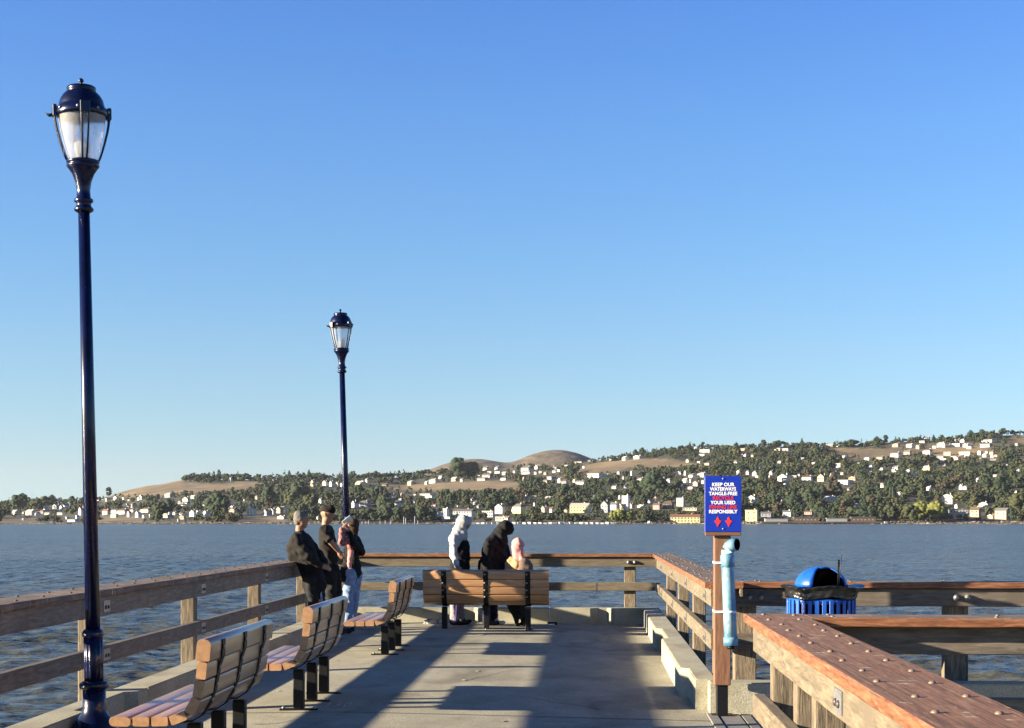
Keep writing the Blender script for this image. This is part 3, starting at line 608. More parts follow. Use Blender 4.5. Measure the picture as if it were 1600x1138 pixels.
# ------------------------------------------------------------------ sign post
def text_mesh(body, size, mt, ext=0.0015, sx=1.0, off=0.0):
    cu = bpy.data.curves.new('t', 'FONT'); cu.body = body; cu.size = size; cu.align_x = 'CENTER'; cu.align_y = 'CENTER'; cu.extrude = ext; cu.offset = off; cu.resolution_u = 4
    o = bpy.data.objects.new('t', cu); sc.collection.objects.link(o); bpy.context.view_layer.update()
    me = bpy.data.meshes.new_from_object(o.evaluated_get(bpy.context.evaluated_depsgraph_get())); bpy.data.objects.remove(o)
    me.materials.clear(); me.materials.append(mt); return me
def make_sign():
    sy = 12.95; s = FPX / sy
    X = at_y(1128, 1000, sy).x
    r = empty('sign_post', (X, sy, -0.05), label='wooden sign post with a blue sign above the leaning pale pipe', cat='sign')
    bm = bmesh.new(); hz = (1.97 - 0.26) / 2
    add_box(bm, -hz, hz, -0.068, 0.068, -0.068, 0.068, 0.006)
    p = fin('post', bm, [M['sign_wood']], r); p.rotation_euler = (0, -math.pi / 2, 0); p.location = (0, 0, 0.26 + hz)
    bm = bmesh.new(); add_box(bm, -0.047, 0.047, -0.047, 0.047, 0.0, 0.262, 0.004); add_box(bm, -0.09, 0.09, -0.08, 0.08, 0.0, 0.012, 0.002)
    fin('steel_base', bm, [M['black_steel']], r)
    zt = 1.6 + (HV - 745) / s + 0.05; zb = 1.6 + (HV - 831) / s + 0.05; zc = (zt + zb) / 2; hw = 0.148
    bm = bmesh.new(); hl = 0.27; add_box(bm, -hw, hw, -0.105, -0.07, zb - 0.032, zt - 0.02, 0.004); bk = fin('backing_board', bm, [M['sign_wood']], r)
    bm = bmesh.new(); add_box(bm, -hw - 0.004, hw + 0.004, -0.112, -0.1055, zb, zt, 0.003)
    pn = fin('sign_panel', bm, [M['sign_blue']], r)
    lines = [('KEEP OUR', 'sign_white', 0.052), ('WATERWAYS', 'sign_white', 0.048), ('TANGLE-FREE', 'sign_white', 0.045), ('RECYCLE', 'sign_red', 0.05), ('YOUR USED', 'sign_white', 0.050), ('FISHING LINE', 'sign_red', 0.044), ('RESPONSIBLY', 'sign_white', 0.046)]
    z = zt - 0.072
    for t, mk, sz in lines:
        me = text_mesh(t, 0.046, M[mk], 0.0012, off=0.0012)
        xs = [v.co.x for v in me.vertices]; wd = max(xs) - min(xs)
        want = {'KEEP OUR': 0.185, 'WATERWAYS': 0.215, 'TANGLE-FREE': 0.235, 'RECYCLE': 0.17, 'YOUR USED': 0.205, 'FISHING LINE': 0.225, 'RESPONSIBLY': 0.235}[t]
        o = inst('lettering', me, pn, (0, -0.1135, z), (math.pi / 2, 0, 0), (want / wd, 0.88, 1)); z -= 0.0375
    for dx in (-0.045, 0.045):   # the two red arrow marks
        c = Vector((dx, -0.1138, zb + 0.085)); q = 0.042
        V = [(c.x + a * q, c.y - dd, c.z + b_ * q) for dd in (0, 0.0012) for a, b_ in ((0, 1.05), (0.28, 0.62), (0.28, 0.35), (0.75, 0.1), (0.35, -0.35), (0, -1.1), (-0.35, -0.35), (-0.75, 0.1), (-0.28, 0.35), (-0.28, 0.62))]
        F = [tuple(range(10)), tuple(range(19, 9, -1))] + [(i, (i + 1) % 10, 10 + (i + 1) % 10, 10 + i) for i in range(10)]
        pydata('red_mark', V, F, [M['sign_red']], pn)
    for zz in (zt - 0.022, zb + 0.025): inst('bolt', bolt_mesh(0.008, 0.006, M['zinc']), pn, (0, -0.113, zz), (math.pi / 2, 0, 0))
    # pipe: a thing of its own kind of part, strapped to the post
    pipe = bmesh.new(); R = 0.053
    top = Vector((0.035, -0.135, 1.30)); bot = Vector((0.062, -0.135, 0.60))
    arc = []
    for i in range(7):
        a = math.radians(90 * i / 6); arc.append(top + Vector((0.0, 0, 0)) + Vector((0.055 * (1 - math.cos(a)), -0.035 * (1 - math.cos(a)), 0.062 + 0.075 * math.sin(a))))
    pts = [bot, bot.lerp(top, 0.5), top] + arc
    add_tube(pipe, pts[:-1] + [arc[-1] + Vector((0.018, -0.012, 0))], R, 20)
    po = fin('line_tube', pipe, [M['pipe']], r)
    bm = bmesh.new()
    dirv = Vector((1, -0.66, 0)).normalized()
    ce = arc[-1] + Vector((0.018, -0.012, 0)) + dirv * 0.0
    add_tube(bm, [ce - dirv * 0.004, ce + dirv * 0.004], R * 0.9, 20); fin('tube_mouth_shade', bm, [M['black']], po)  # black disc on the closed tube end, painted dark like a shaded hollow
    for k, (q0, q1, rr) in enumerate(((0.0, 0.10, 1.13), (0.93, 1.07, 1.10))): 
        bm = bmesh.new(); add_tube(bm, [bot.lerp(top, q0), bot.lerp(top, q1)], R * rr, 20)
        fin('coupling', bm, [M['pipe']], po)
    bm = bmesh.new(); add_tube(bm, [bot + Vector((0, 0, -0.03)), bot + Vector((0, 0, 0.0))], R * 0.6, 12); fin('drain_cap', bm, [M['black_steel']], po)
    for q in (0.98, 0.40):
        c = bot.lerp(top, q); bm = bmesh.new()
        add_tube(bm, [c + Vector((0, 0, -0.009)), c + Vector((0, 0, 0.009))], R * 1.06, 20)
        add_box(bm, -0.072, -0.066, -0.15, 0.06, c.z - 0.009, c.z + 0.009)
        add_box(bm, -0.072, 0.0, -0.156, -0.150, c.z - 0.009, c.z + 0.009)
        fin('strap', bm, [M['sign_white']], r)
make_sign()

# ------------------------------------------------------------------ trash can
def make_can():
    c = at_y(1283, 900, 12.75); r = empty('trash_can', (c.x, c.y, 0.0), label='blue slatted trash can with a domed lid and black bag by the far right railing', cat='trash can')
    R = 0.275
    for i in range(30):
        a = 2 * math.pi * i / 30 + 0.05; bm = bmesh.new()
        add_box(bm, R - 0.006, R + 0.006, -0.017, 0.017, 0.06, 0.94, 0.003)
        for v in bm.verts: v.co = Matrix.Rotation(a, 3, 'Z') @ v.co
        fin('slat', bm, [M['can_blue']], r)
    for z in (0.06, 0.5, 0.93):
        bm = bmesh.new(); add_lathe(bm, [(R - 0.012, z - 0.02), (R - 0.007, z - 0.02), (R - 0.007, z + 0.02), (R - 0.012, z + 0.02)], 32, cap=False); fin('hoop', bm, [M['can_blue']], r)
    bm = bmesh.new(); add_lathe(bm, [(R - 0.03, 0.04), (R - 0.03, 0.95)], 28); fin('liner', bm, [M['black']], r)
    rng = random.Random(4)
    def rm(a, z): return 1 + 0.014 * math.sin(9 * a + 14 * z) + 0.012 * math.sin(23 * a - 60 * z) + (0.06 * max(0, math.cos(a + 0.2)) ** 3 if z > 0.99 else 0)
    bm = bmesh.new(); prof = [(0.27, 0.952), (0.286, 0.955), (0.292, 0.962), (0.285, 0.972), (0.294, 0.985), (0.286, 1.005), (0.292, 1.025), (0.325, 1.044), (0.33, 1.050), (0.30, 1.053), (0.20, 1.04)]
    rings = add_lathe(bm, prof, 120, rmod=rm, cap=False)
    for v in bm.verts: v.co.z += 0.012 * math.sin(math.atan2(v.co.y, v.co.x) * 4 + 1) + 0.008 * mnoise.noise(v.co * 20)
    fin('bag', bm, [M['bag']], r, smooth=True)
    # dome with an opening on the side turned to the camera and right
    bm = bmesh.new(); Rd, Hd = 0.216, 0.165; seg, st = 40, 10; vs = {}
    def gv(i, j):
        k = (i % seg, j)
        if k not in vs:
            a = 2 * math.pi * i / seg; e = math.pi / 2 * j / st
            vs[k] = bm.verts.new((Rd * math.cos(e) * math.cos(a), Rd * math.cos(e) * math.sin(a), 1.045 + Hd * math.sin(e)))
        return vs[k]
    topv = bm.verts.new((0, 0, 1.045 + Hd))
    for i in range(seg):
        a = math.degrees(2 * math.pi * (i + .5) / seg) % 360
        for j in range(st):
            if 246 < a < 325 and j < 8: continue
            if j == st - 1: f = bm.faces.new((gv(i, j), gv(i + 1, j), topv))
            else: f = bm.faces.new((gv(i, j), gv(i + 1, j), gv(i + 1, j + 1), gv(i, j + 1)))
            f.smooth = True
    dm = fin('dome_lid', bm, [M['can_blue']], r)
    md = dm.modifiers.new('thick', 'SOLIDIFY'); md.thickness = 0.008; md.offset = -1
    bm = bmesh.new(); add_lathe(bm, [((Rd - 0.016) * math.cos(e_), 1.04 + (Hd - 0.014) * math.sin(e_)) for e_ in (0, 0.3, 0.6, 0.9, 1.2, 1.45)], 30); fin('dome_shade_fill', bm, [M['black']], r)  # closed black shell filling the lid, its colour standing in for inside shade
    st_ = bmesh.new(); add_tube(st_, [(0.10, -0.20, 1.02), (0.108, -0.20, 1.12), (0.112, -0.205, 1.27)], 0.008, 6)
    o = fin('stick', st_, [M['black_steel']]); o.location = (c.x, c.y, 0); tag(o, 'thin dark stick poking up out of the trash can lid opening', 'stick')
    st_ = bmesh.new(); add_tube(st_, [(0.112, -0.18, 1.06), (0.125, -0.185, 1.18), (0.136, -0.19, 1.31)], 0.005, 6)
    o = fin('straw', st_, [M['zinc']]); o.location = (c.x, c.y, 0); tag(o, 'pale thin straw leaning beside the dark stick in the trash can', 'straw')
make_can()

# ------------------------------------------------------------------ small litter at the end kerb
M['rag'] = mat('grey_rag', (0.3, 0.3, 0.27), 0.9); noisy(M['rag'], [(0.4, (0.12, 0.12, 0.11)), (0.6, (0.42, 0.41, 0.36))], (1, 1, 1), 14)
def lump(name, c, sx, sy, sz, m, seed, label, cat):
    bm = bmesh.new(); bmesh.ops.create_icosphere(bm, subdivisions=4, radius=1)
    for v in bm.verts:
        n = v.co.normalized(); k = 1 + 0.35 * mnoise.fractal(n * 2.2 + Vector((seed, 0, 0)), 1.0, 2.0, 4)
        v.co = Vector((n.x * k * sx, n.y * k * sy, max(-0.3, n.z * k) * sz))
    o = fin(name, bm, [m], smooth=True); o.location = c; return tag(o, label, cat)
q = at_y(672, 972, 23.4); lump('rag', (q.x, q.y, 0.01), 0.10, 0.07, 0.06, M['rag'], 3, 'crumpled dark grey rag left of the bench legs at the end kerb', 'rag')
q = at_y(687, 972, 23.45); lump('cloth_bag', (q.x, q.y, 0.01), 0.12, 0.07, 0.055, M['rag2'] if 'rag2' in M else M['rag'], 9, 'pale crumpled cloth lying against the left leg of the end bench', 'cloth')
q = at_y(863, 972, 23.6); bm = bmesh.new(); add_box(bm, -0.075, 0.075, -0.05, 0.05, 0, 0.06, 0.006)
o = fin('tackle_box', bm, [M['black_steel']]); o.location = (q.x, q.y, -0.045); tag(o, 'small flat black box with a white label at the end kerb, right of the bench', 'box')
bm = bmesh.new(); add_box(bm, -0.06, 0.04, -0.0525, -0.0505, 0.02, 0.036); fin('box_label', bm, [M['sign_white']], o)
# ------------------------------------------------------------------ far shore: hillside, golden hills
R2 = random.Random(11)
SKYG = [(-700, 800), (-300, 795), (0, 788), (100, 787), (160, 784), (186, 772), (230, 761), (285, 751), (340, 750), (400, 750), (480, 748), (560, 749), (640, 749), (690, 740), (740, 737), (800, 733),
        (860, 728), (905, 723), (930, 719), (1000, 712), (1060, 706), (1100, 704), (1180, 697), (1250, 698), (1300, 698), (1345, 696), (1400, 693), (1450, 690), (1500, 686), (1550, 680), (1600, 682), (1800, 676), (2300, 690)]
def lerp(tab, u):
    if u <= tab[0][0]: return tab[0][1]
    for (a, b), (c, d) in zip(tab, tab[1:]):
        if u <= c: return b + (d - b) * (u - a) / (c - a)
    return tab[-1][1]
SHORE_V = 819.0; D0, D1 = 1500.0, 2800.0
def ground(u, v):
    """a point of the hillside, found along the line of sight (u, v)"""
    vs = lerp(SKYG, u); q = (SHORE_V - v) / (SHORE_V - vs)
    return hill_point(u, q)
def relief(p):
    return mnoise.noise(Vector((p.x * 0.008, p.y * 0.006, 0))) * 5.0 + mnoise.noise(Vector((p.x * 0.03, p.y * 0.03, 3))) * 1.6
def hill_point(u, q):
    vs = lerp(SKYG, u)
    if q <= 1: t = D0 + (D1 - D0) * max(q, -0.06) ** 1.0 if q > 0 else D0 + 900 * q; v = SHORE_V + (vs - SHORE_V) * q
    else: t = D1 + (q - 1) * 3000; v = vs
    p = at_t(u, v, t)
    if q > 1: p.z = p.z - (q - 1) * 260
    amp = min(1, max(0, (q - 0.03) / 0.12))
    p.z += relief(p) * amp * (0.35 + 0.65 * min(1, q)) + (mnoise.noise(Vector((p.x * 0.02, p.y * 0.02, 9))) * 0.8 if q < 0.1 else 0)
    return p
M['dry_grass'] = mat('dry_grass', (0.2, 0.13, 0.06), 0.95)
noisy(M['dry_grass'], [(0.3, (0.11, 0.082, 0.042)), (0.45, (0.20, 0.135, 0.066)), (0.6, (0.29, 0.19, 0.088)), (0.75, (0.26, 0.20, 0.085))], (1, 1, 2.5), 0.011, 10, 0.72, bump=0.6, bscale=0.15, bdist=3)
M['brown_hill'] = mat('brown_hill', (0.17, 0.115, 0.075), 0.95)
noisy(M['brown_hill'], [(0.36, (0.055, 0.042, 0.030)), (0.5, (0.085, 0.064, 0.044)), (0.64, (0.115, 0.086, 0.057))], (1, 1, 5), 0.012, 11, 0.75, bump=0.9, bscale=0.02, bdist=14)
def grid_mesh(name, us, qs, fn, m):
    V = [fn(u, q) for q in qs for u in us]; n = len(us)
    F = [(j * n + i, j * n + i + 1, (j + 1) * n + i + 1, (j + 1) * n + i) for j in range(len(qs) - 1) for i in range(n - 1)]
    return tag(pydata(name, V, F, [m], smooth=True), kind='structure')
DOME = [(500, 790), (600, 762), (655, 742), (680, 731), (705, 722), (735, 716.5), (765, 718.5), (790, 725), (803, 723), (815, 716), (838, 707), (868, 701.5), (892, 704.5), (912, 711), (925, 717), (950, 728), (1010, 745), (1100, 790)]
def dome_point(u, q):
    t = 3300 + 1900 * q; v = 0
    w = math.exp(-((q - 0.45) / 0.26) ** 2)
    u2 = u + (q - 0.45) * 40
    h = (HV - lerp(DOME, u2) * 1.0) / FPX * (3300 + 1900 * 0.45)
    # smooth the profile a little
    h = sum((HV - lerp(DOME, u2 + k)) for k in (-14, -7, 0, 7, 14)) / 5 / FPX * (3300 + 1900 * 0.45) + 0.8
    p = at_t(u, HV, t); p.z = -4 + (h + 5.6) * w + mnoise.noise(Vector((p.x * 0.004, p.y * 0.004, 0))) * 4 * w
    return p
grid_mesh('golden_hills', [480 + 7 * i for i in range(95)], [i / 44 for i in range(45)], dome_point, M['brown_hill'])

# bare patches, where only grass grows (traced on the hillside)
def inpoly(x, y, P):
    c = False; j = len(P) - 1
    for i in range(len(P)):
        if (P[i][1] > y) != (P[j][1] > y) and x < (P[j][0] - P[i][0]) * (y - P[i][1]) / (P[j][1] - P[i][1]) + P[i][0]: c = not c
        j = i
    return c
BARE = [[(150, 773), (186, 768), (230, 757), (281, 748), (292, 754), (330, 756), (400, 752), (408, 757), (395, 765), (340, 768), (300, 773), (250, 776), (200, 776)],
        [(600, 757), (680, 756), (740, 752), (811, 753), (813, 766), (740, 768), (680, 768), (600, 768)],
        [(903, 741), (903, 732), (915, 724), (950, 719), (1020, 718), (1060, 719), (1105, 729), (1040, 731), (985, 732), (960, 741), (915, 744)],
        [(1300, 701), (1400, 705), (1425, 711), (1380, 718), (1305, 713)], [(1568, 681), (1610, 683), (1610, 693), (1575, 690)],
        [(1450, 700), (1540, 699), (1545, 708), (1450, 712)],
        [(155, 807), (218, 806), (225, 820), (155, 820)], [(0, 810), (60, 811), (60, 820), (0, 820)],
        [(380, 806), (450, 806), (450, 820), (370, 820)]]
def bare(u, v): return any(inpoly(u, v, P) for P in BARE)

# ground: dry grass in the bare patches, dark scrub and gardens everywhere else
def hill_mat():
    m = mat('hillside_ground', (0.1, 0.08, 0.05), 0.95); b = m.node_tree.nodes['Principled BSDF']
    m, src, col, b = noisy(m, [(0.3, (0.065, 0.047, 0.028)), (0.45, (0.125, 0.09, 0.048)), (0.6, (0.195, 0.138, 0.07)), (0.75, (0.165, 0.135, 0.068))], (1, 1, 2.5), 0.011, 10, 0.72)
    n2 = N(m, 'ShaderNodeTexNoise'); n2.inputs['Scale'].default_value = 0.05; n2.inputs['Detail'].default_value = 8; n2.inputs['Roughness'].default_value = 0.75; L(m, src, n2.inputs['Vector'])
    rp = N(m, 'ShaderNodeValToRGB'); el = rp.color_ramp.elements; el.new(0.5)
    for e_, (p_, c_) in zip(el, [(0.35, (0.022, 0.026, 0.014)), (0.55, (0.05, 0.045, 0.027)), (0.75, (0.11, 0.085, 0.05))]): e_.position = p_; e_.color = (*c_, 1)
    L(m, n2.outputs['Fac'], rp.inputs[0])
    at = N(m, 'ShaderNodeAttribute'); at.attribute_name = 'grass'
    mx = N(m, 'ShaderNodeMix', data_type='RGBA'); L(m, at.outputs['Fac'], mx.inputs[0]); L(m, rp.outputs[0], mx.inputs[6]); L(m, col, mx.inputs[7]); L(m, mx.outputs[2], b.inputs['Base Color'])
    return m
US = [-700 + 5 * i for i in range(600)]; QS = [-0.06, -0.03, -0.01, 0, 0.01, 0.02, 0.035, 0.05] + [0.05 + 0.95 * i / 70 for i in range(1, 71)] + [1.01, 1.03, 1.08, 1.2, 1.35]
hill = grid_mesh('far_hillside', US, QS, hill_point, hill_mat())
ga = hill.data.attributes.new('grass', 'FLOAT', 'POINT'); gv_ = []
for q in QS:
    for u in US:
        v = SHORE_V + (lerp(SKYG, u) - SHORE_V) * min(q, 1)
        gv_.append(1.0 if (bare(u, v) and q > 0.02) or (q < 0.06 and mnoise.noise(Vector((u * 0.02, 0, 4))) > 0.32) else 0.45 if (1380 < u < 1600 and 692 < v < 720) else 0.0)
ga.data.foreach_set('value', gv_)

# ------------------------------------------------------------------ houses
def flat(name, c, r=0.8): return mat(name, c, r)
WALLC = {'white': flat('white_wall', (0.68, 0.66, 0.61)), 'cream': flat('cream_wall', (0.66, 0.61, 0.46)), 'yellow': flat('yellow_wall', (0.62, 0.53, 0.26)), 'tan': flat('tan_wall', (0.40, 0.31, 0.22)),
         'grey': flat('grey_wall', (0.27, 0.28, 0.30)), 'pink': flat('pinkish_wall', (0.42, 0.27, 0.24)), 'brown': flat('brown_wall', (0.10, 0.065, 0.05))}
for m_ in WALLC.values():
    c = m_.node_tree.nodes['Principled BSDF'].inputs['Base Color'].default_value[:3]
    noisy(m_, [(0.35, tuple(x * 0.86 for x in c)), (0.65, tuple(c))], (1, 1, 1), 1.5)
ROOF = {'grey': flat('grey_roof', (0.13, 0.13, 0.135)), 'brown': flat('brown_roof', (0.115, 0.08, 0.06)), 'red': flat('red_roof', (0.24, 0.10, 0.06)), 'pale': flat('pale_roof', (0.42, 0.40, 0.37))}
for m_ in ROOF.values():
    c = m_.node_tree.nodes['Principled BSDF'].inputs['Base Color'].default_value[:3]
    noisy(m_, [(0.35, tuple(x * 0.75 for x in c)), (0.65, tuple(c))], (1, 1, 8), 2.0)
M['pane'] = mat('dark_window', (0.02, 0.025, 0.03), 0.15)
M['trim'] = mat('pale_trim', (0.55, 0.53, 0.5), 0.7)
def roof_faces(w, d, z0, z1, kind, ov):
    """closed roof prism; returns verts, faces"""
    x0, x1, y0, y1 = -w / 2 - ov, w / 2 + ov, -d / 2 - ov, d / 2 + ov
    if kind == 'flat':
        V = [(x0, y0, z0), (x1, y0, z0), (x1, y1, z0), (x0, y1, z0)] + [(x0, y0, z0 + 0.35), (x1, y0, z0 + 0.35), (x1, y1, z0 + 0.35), (x0, y1, z0 + 0.35)]
        return V, [(3, 2, 1, 0), (4, 5, 6, 7), (0, 1, 5, 4), (1, 2, 6, 5), (2, 3, 7, 6), (3, 0, 4, 7)]
    if kind == 'gable':      # ridge along x
        V = [(x0, y0, z0), (x1, y0, z0), (x1, y1, z0), (x0, y1, z0), (x0, 0, z1), (x1, 0, z1)]
        return V, [(3, 2, 1, 0), (0, 1, 5, 4), (2, 3, 4, 5), (1, 2, 5), (3, 0, 4)]
    if kind == 'front':      # ridge along y, gable towards the water
        V = [(x0, y0, z0), (x1, y0, z0), (x1, y1, z0), (x0, y1, z0), (0, y0, z1), (0, y1, z1)]
        return V, [(3, 2, 1, 0), (1, 2, 5, 4), (3, 0, 4, 5), (0, 1, 4), (2, 3, 5)]
    k = 0.28
    V = [(x0, y0, z0), (x1, y0, z0), (x1, y1, z0), (x0, y1, z0), (x0 + w * k, 0, z1), (x1 - w * k, 0, z1)]
    return V, [(3, 2, 1, 0), (0, 1, 5, 4), (2, 3, 4, 5), (1, 2, 5), (3, 0, 4)]
def box_vf(x0, x1, y0, y1, z0, z1):
    V = [(x0, y0, z0), (x1, y0, z0), (x1, y1, z0), (x0, y1, z0), (x0, y0, z1), (x1, y0, z1), (x1, y1, z1), (x0, y1, z1)]
    return V, [(3, 2, 1, 0), (4, 5, 6, 7), (0, 1, 5, 4), (1, 2, 6, 5), (2, 3, 7, 6), (3, 0, 4, 7)]
_hm = {}
def house_mesh(kind, wall, roof, wide):
    """small far house as one mesh: walls, overhanging roof, windows, chimney. unit: metres, about 12 x 9 x 6"""
    key = (kind, wall, roof, wide)
    if key in _hm: return _hm[key]
    V, F, I = [], [], []
    def put(vf, mi):
        n = len(V); V.extend(vf[0]); F.extend([tuple(n + k for k in f) for f in vf[1]]); I.extend([mi] * len(vf[1]))
    w, d, hw, hr = (1.0, 0.62, 0.62, 1.0)
    put(box_vf(-w / 2, w / 2, -d / 2, d / 2, -1.2, hw), 0)
    if kind == 'front':      # gable infill in wall colour, set just inside the roof prism
        put(roof_faces(w * 0.985, d * 0.985, hw + 0.001, hr - 0.03, 'front', 0.0), 0)
        n = len(V); x0, x1, y0, y1 = -w / 2 - .04, w / 2 + .04, -d / 2 - .03, d / 2 + .03
        V += [(x0, y0, hw - .02), (0, y0, hr), (0, y1, hr), (x0, y1, hw - .02), (x1, y0, hw - .02), (x1, y1, hw - .02)]
        F += [(n, n + 1, n + 2, n + 3), (n + 1, n + 4, n + 5, n + 2)]; I += [1, 1]
    else: put(roof_faces(w, d, hw, hr if kind != 'flat' else hw, kind, 0.05), 1)
    if kind == 'flat': V[8:] = [(x, y, hw + (0.07 if z > hw else 0.0)) for x, y, z in V[8:]]
    nw = 4 if wide else 3
    for i in range(nw):
        cx = -w / 2 + w * (i + 0.5) / nw
        put(box_vf(cx - 0.07, cx + 0.07, -d / 2 - 0.006, -d / 2 + 0.01, 0.28, 0.46), 2)
    put(box_vf(-w / 2 - 0.006, -w / 2 + 0.01, -0.08, 0.10, 0.28, 0.46), 2)
    if kind != 'flat': put(box_vf(w * 0.22, w * 0.30, 0.05, 0.13, hw, hr + 0.1), 0)
    me = bpy.data.meshes.new('house'); me.from_pydata(V, [], F); me.polygons.foreach_set('material_index', I)
    setmats(me, [WALLC[wall], ROOF[roof], M['pane']]); me.update(); _hm[key] = me; return me
# name cues for places along the shore, by what stands in front of or above them
ZU = [(60, 'at the far left'), (125, 'left of the nearest lamp post'), (200, 'right of the nearest lamp post'), (285, 'below the bare golden slope'), (345, 'under the golden slope treetops'), (430, 'left of the grey haired man'),
      (520, 'above the man and the youth'), (600, 'right of the far lamp post'), (690, 'left of the white headscarf'), (760, 'above the white headscarf'), (815, 'above the black headscarf'), (905, 'below the round golden hill'),
      (985, 'right of the golden hill'), (1050, 'above the right railing corner'), (1102, 'left of the blue sign'), (1165, 'just right of the blue sign'), (1240, 'right of the blue sign'), (1310, 'above the trash can'), (1390, 'right of the trash can'),
      (1470, 'above the near railing'), (1540, 'towards the right edge'), (9999, 'at the right edge')]
def zone(u):
    for a, t in ZU:
        if u < a: return t
def band(u, v):
    q = (SHORE_V - v) / (SHORE_V - lerp(SKYG, u))
    return 'by the water' if q < 0.17 else 'on the lower slope' if q < 0.42 else 'midway up the hill' if q < 0.7 else 'high on the hill' if q < 0.92 else 'on the skyline'
ORD = ['leftmost', 'second', 'third', 'fourth', 'fifth', 'sixth', 'seventh', 'eighth', 'ninth', 'tenth', 'eleventh', 'twelfth', 'thirteenth', 'fourteenth', 'fifteenth', 'sixteenth', 'seventeenth']
def label_all(items, group):
    """items: (object, phrase, u, v): sets a label for each, adding its order from the left where a phrase repeats"""
    by = {}
    for o, ph, u, v in items: by.setdefault((ph, band(u, v), zone(u)), []).append((u, o))
    for (ph, bd, zn), L_ in by.items():
        L_.sort(key=lambda t: t[0])
        for i, (u, o) in enumerate(L_):
            if len(L_) == 1: lab = '%s %s, %s' % (ph, bd, zn)
            elif len(L_) <= 18:
                lab = '%s %s %s, %s' % ('leftmost' if i == 0 else 'rightmost' if i == len(L_) - 1 else ORD[i], ph.replace('gable fronted', 'gabled').replace('pinkish', 'pink'), bd, zn)
            else: lab = '%s %s, %s' % (ph, bd, zn)
            o['label'] = lab
            if group: o['group'] = group
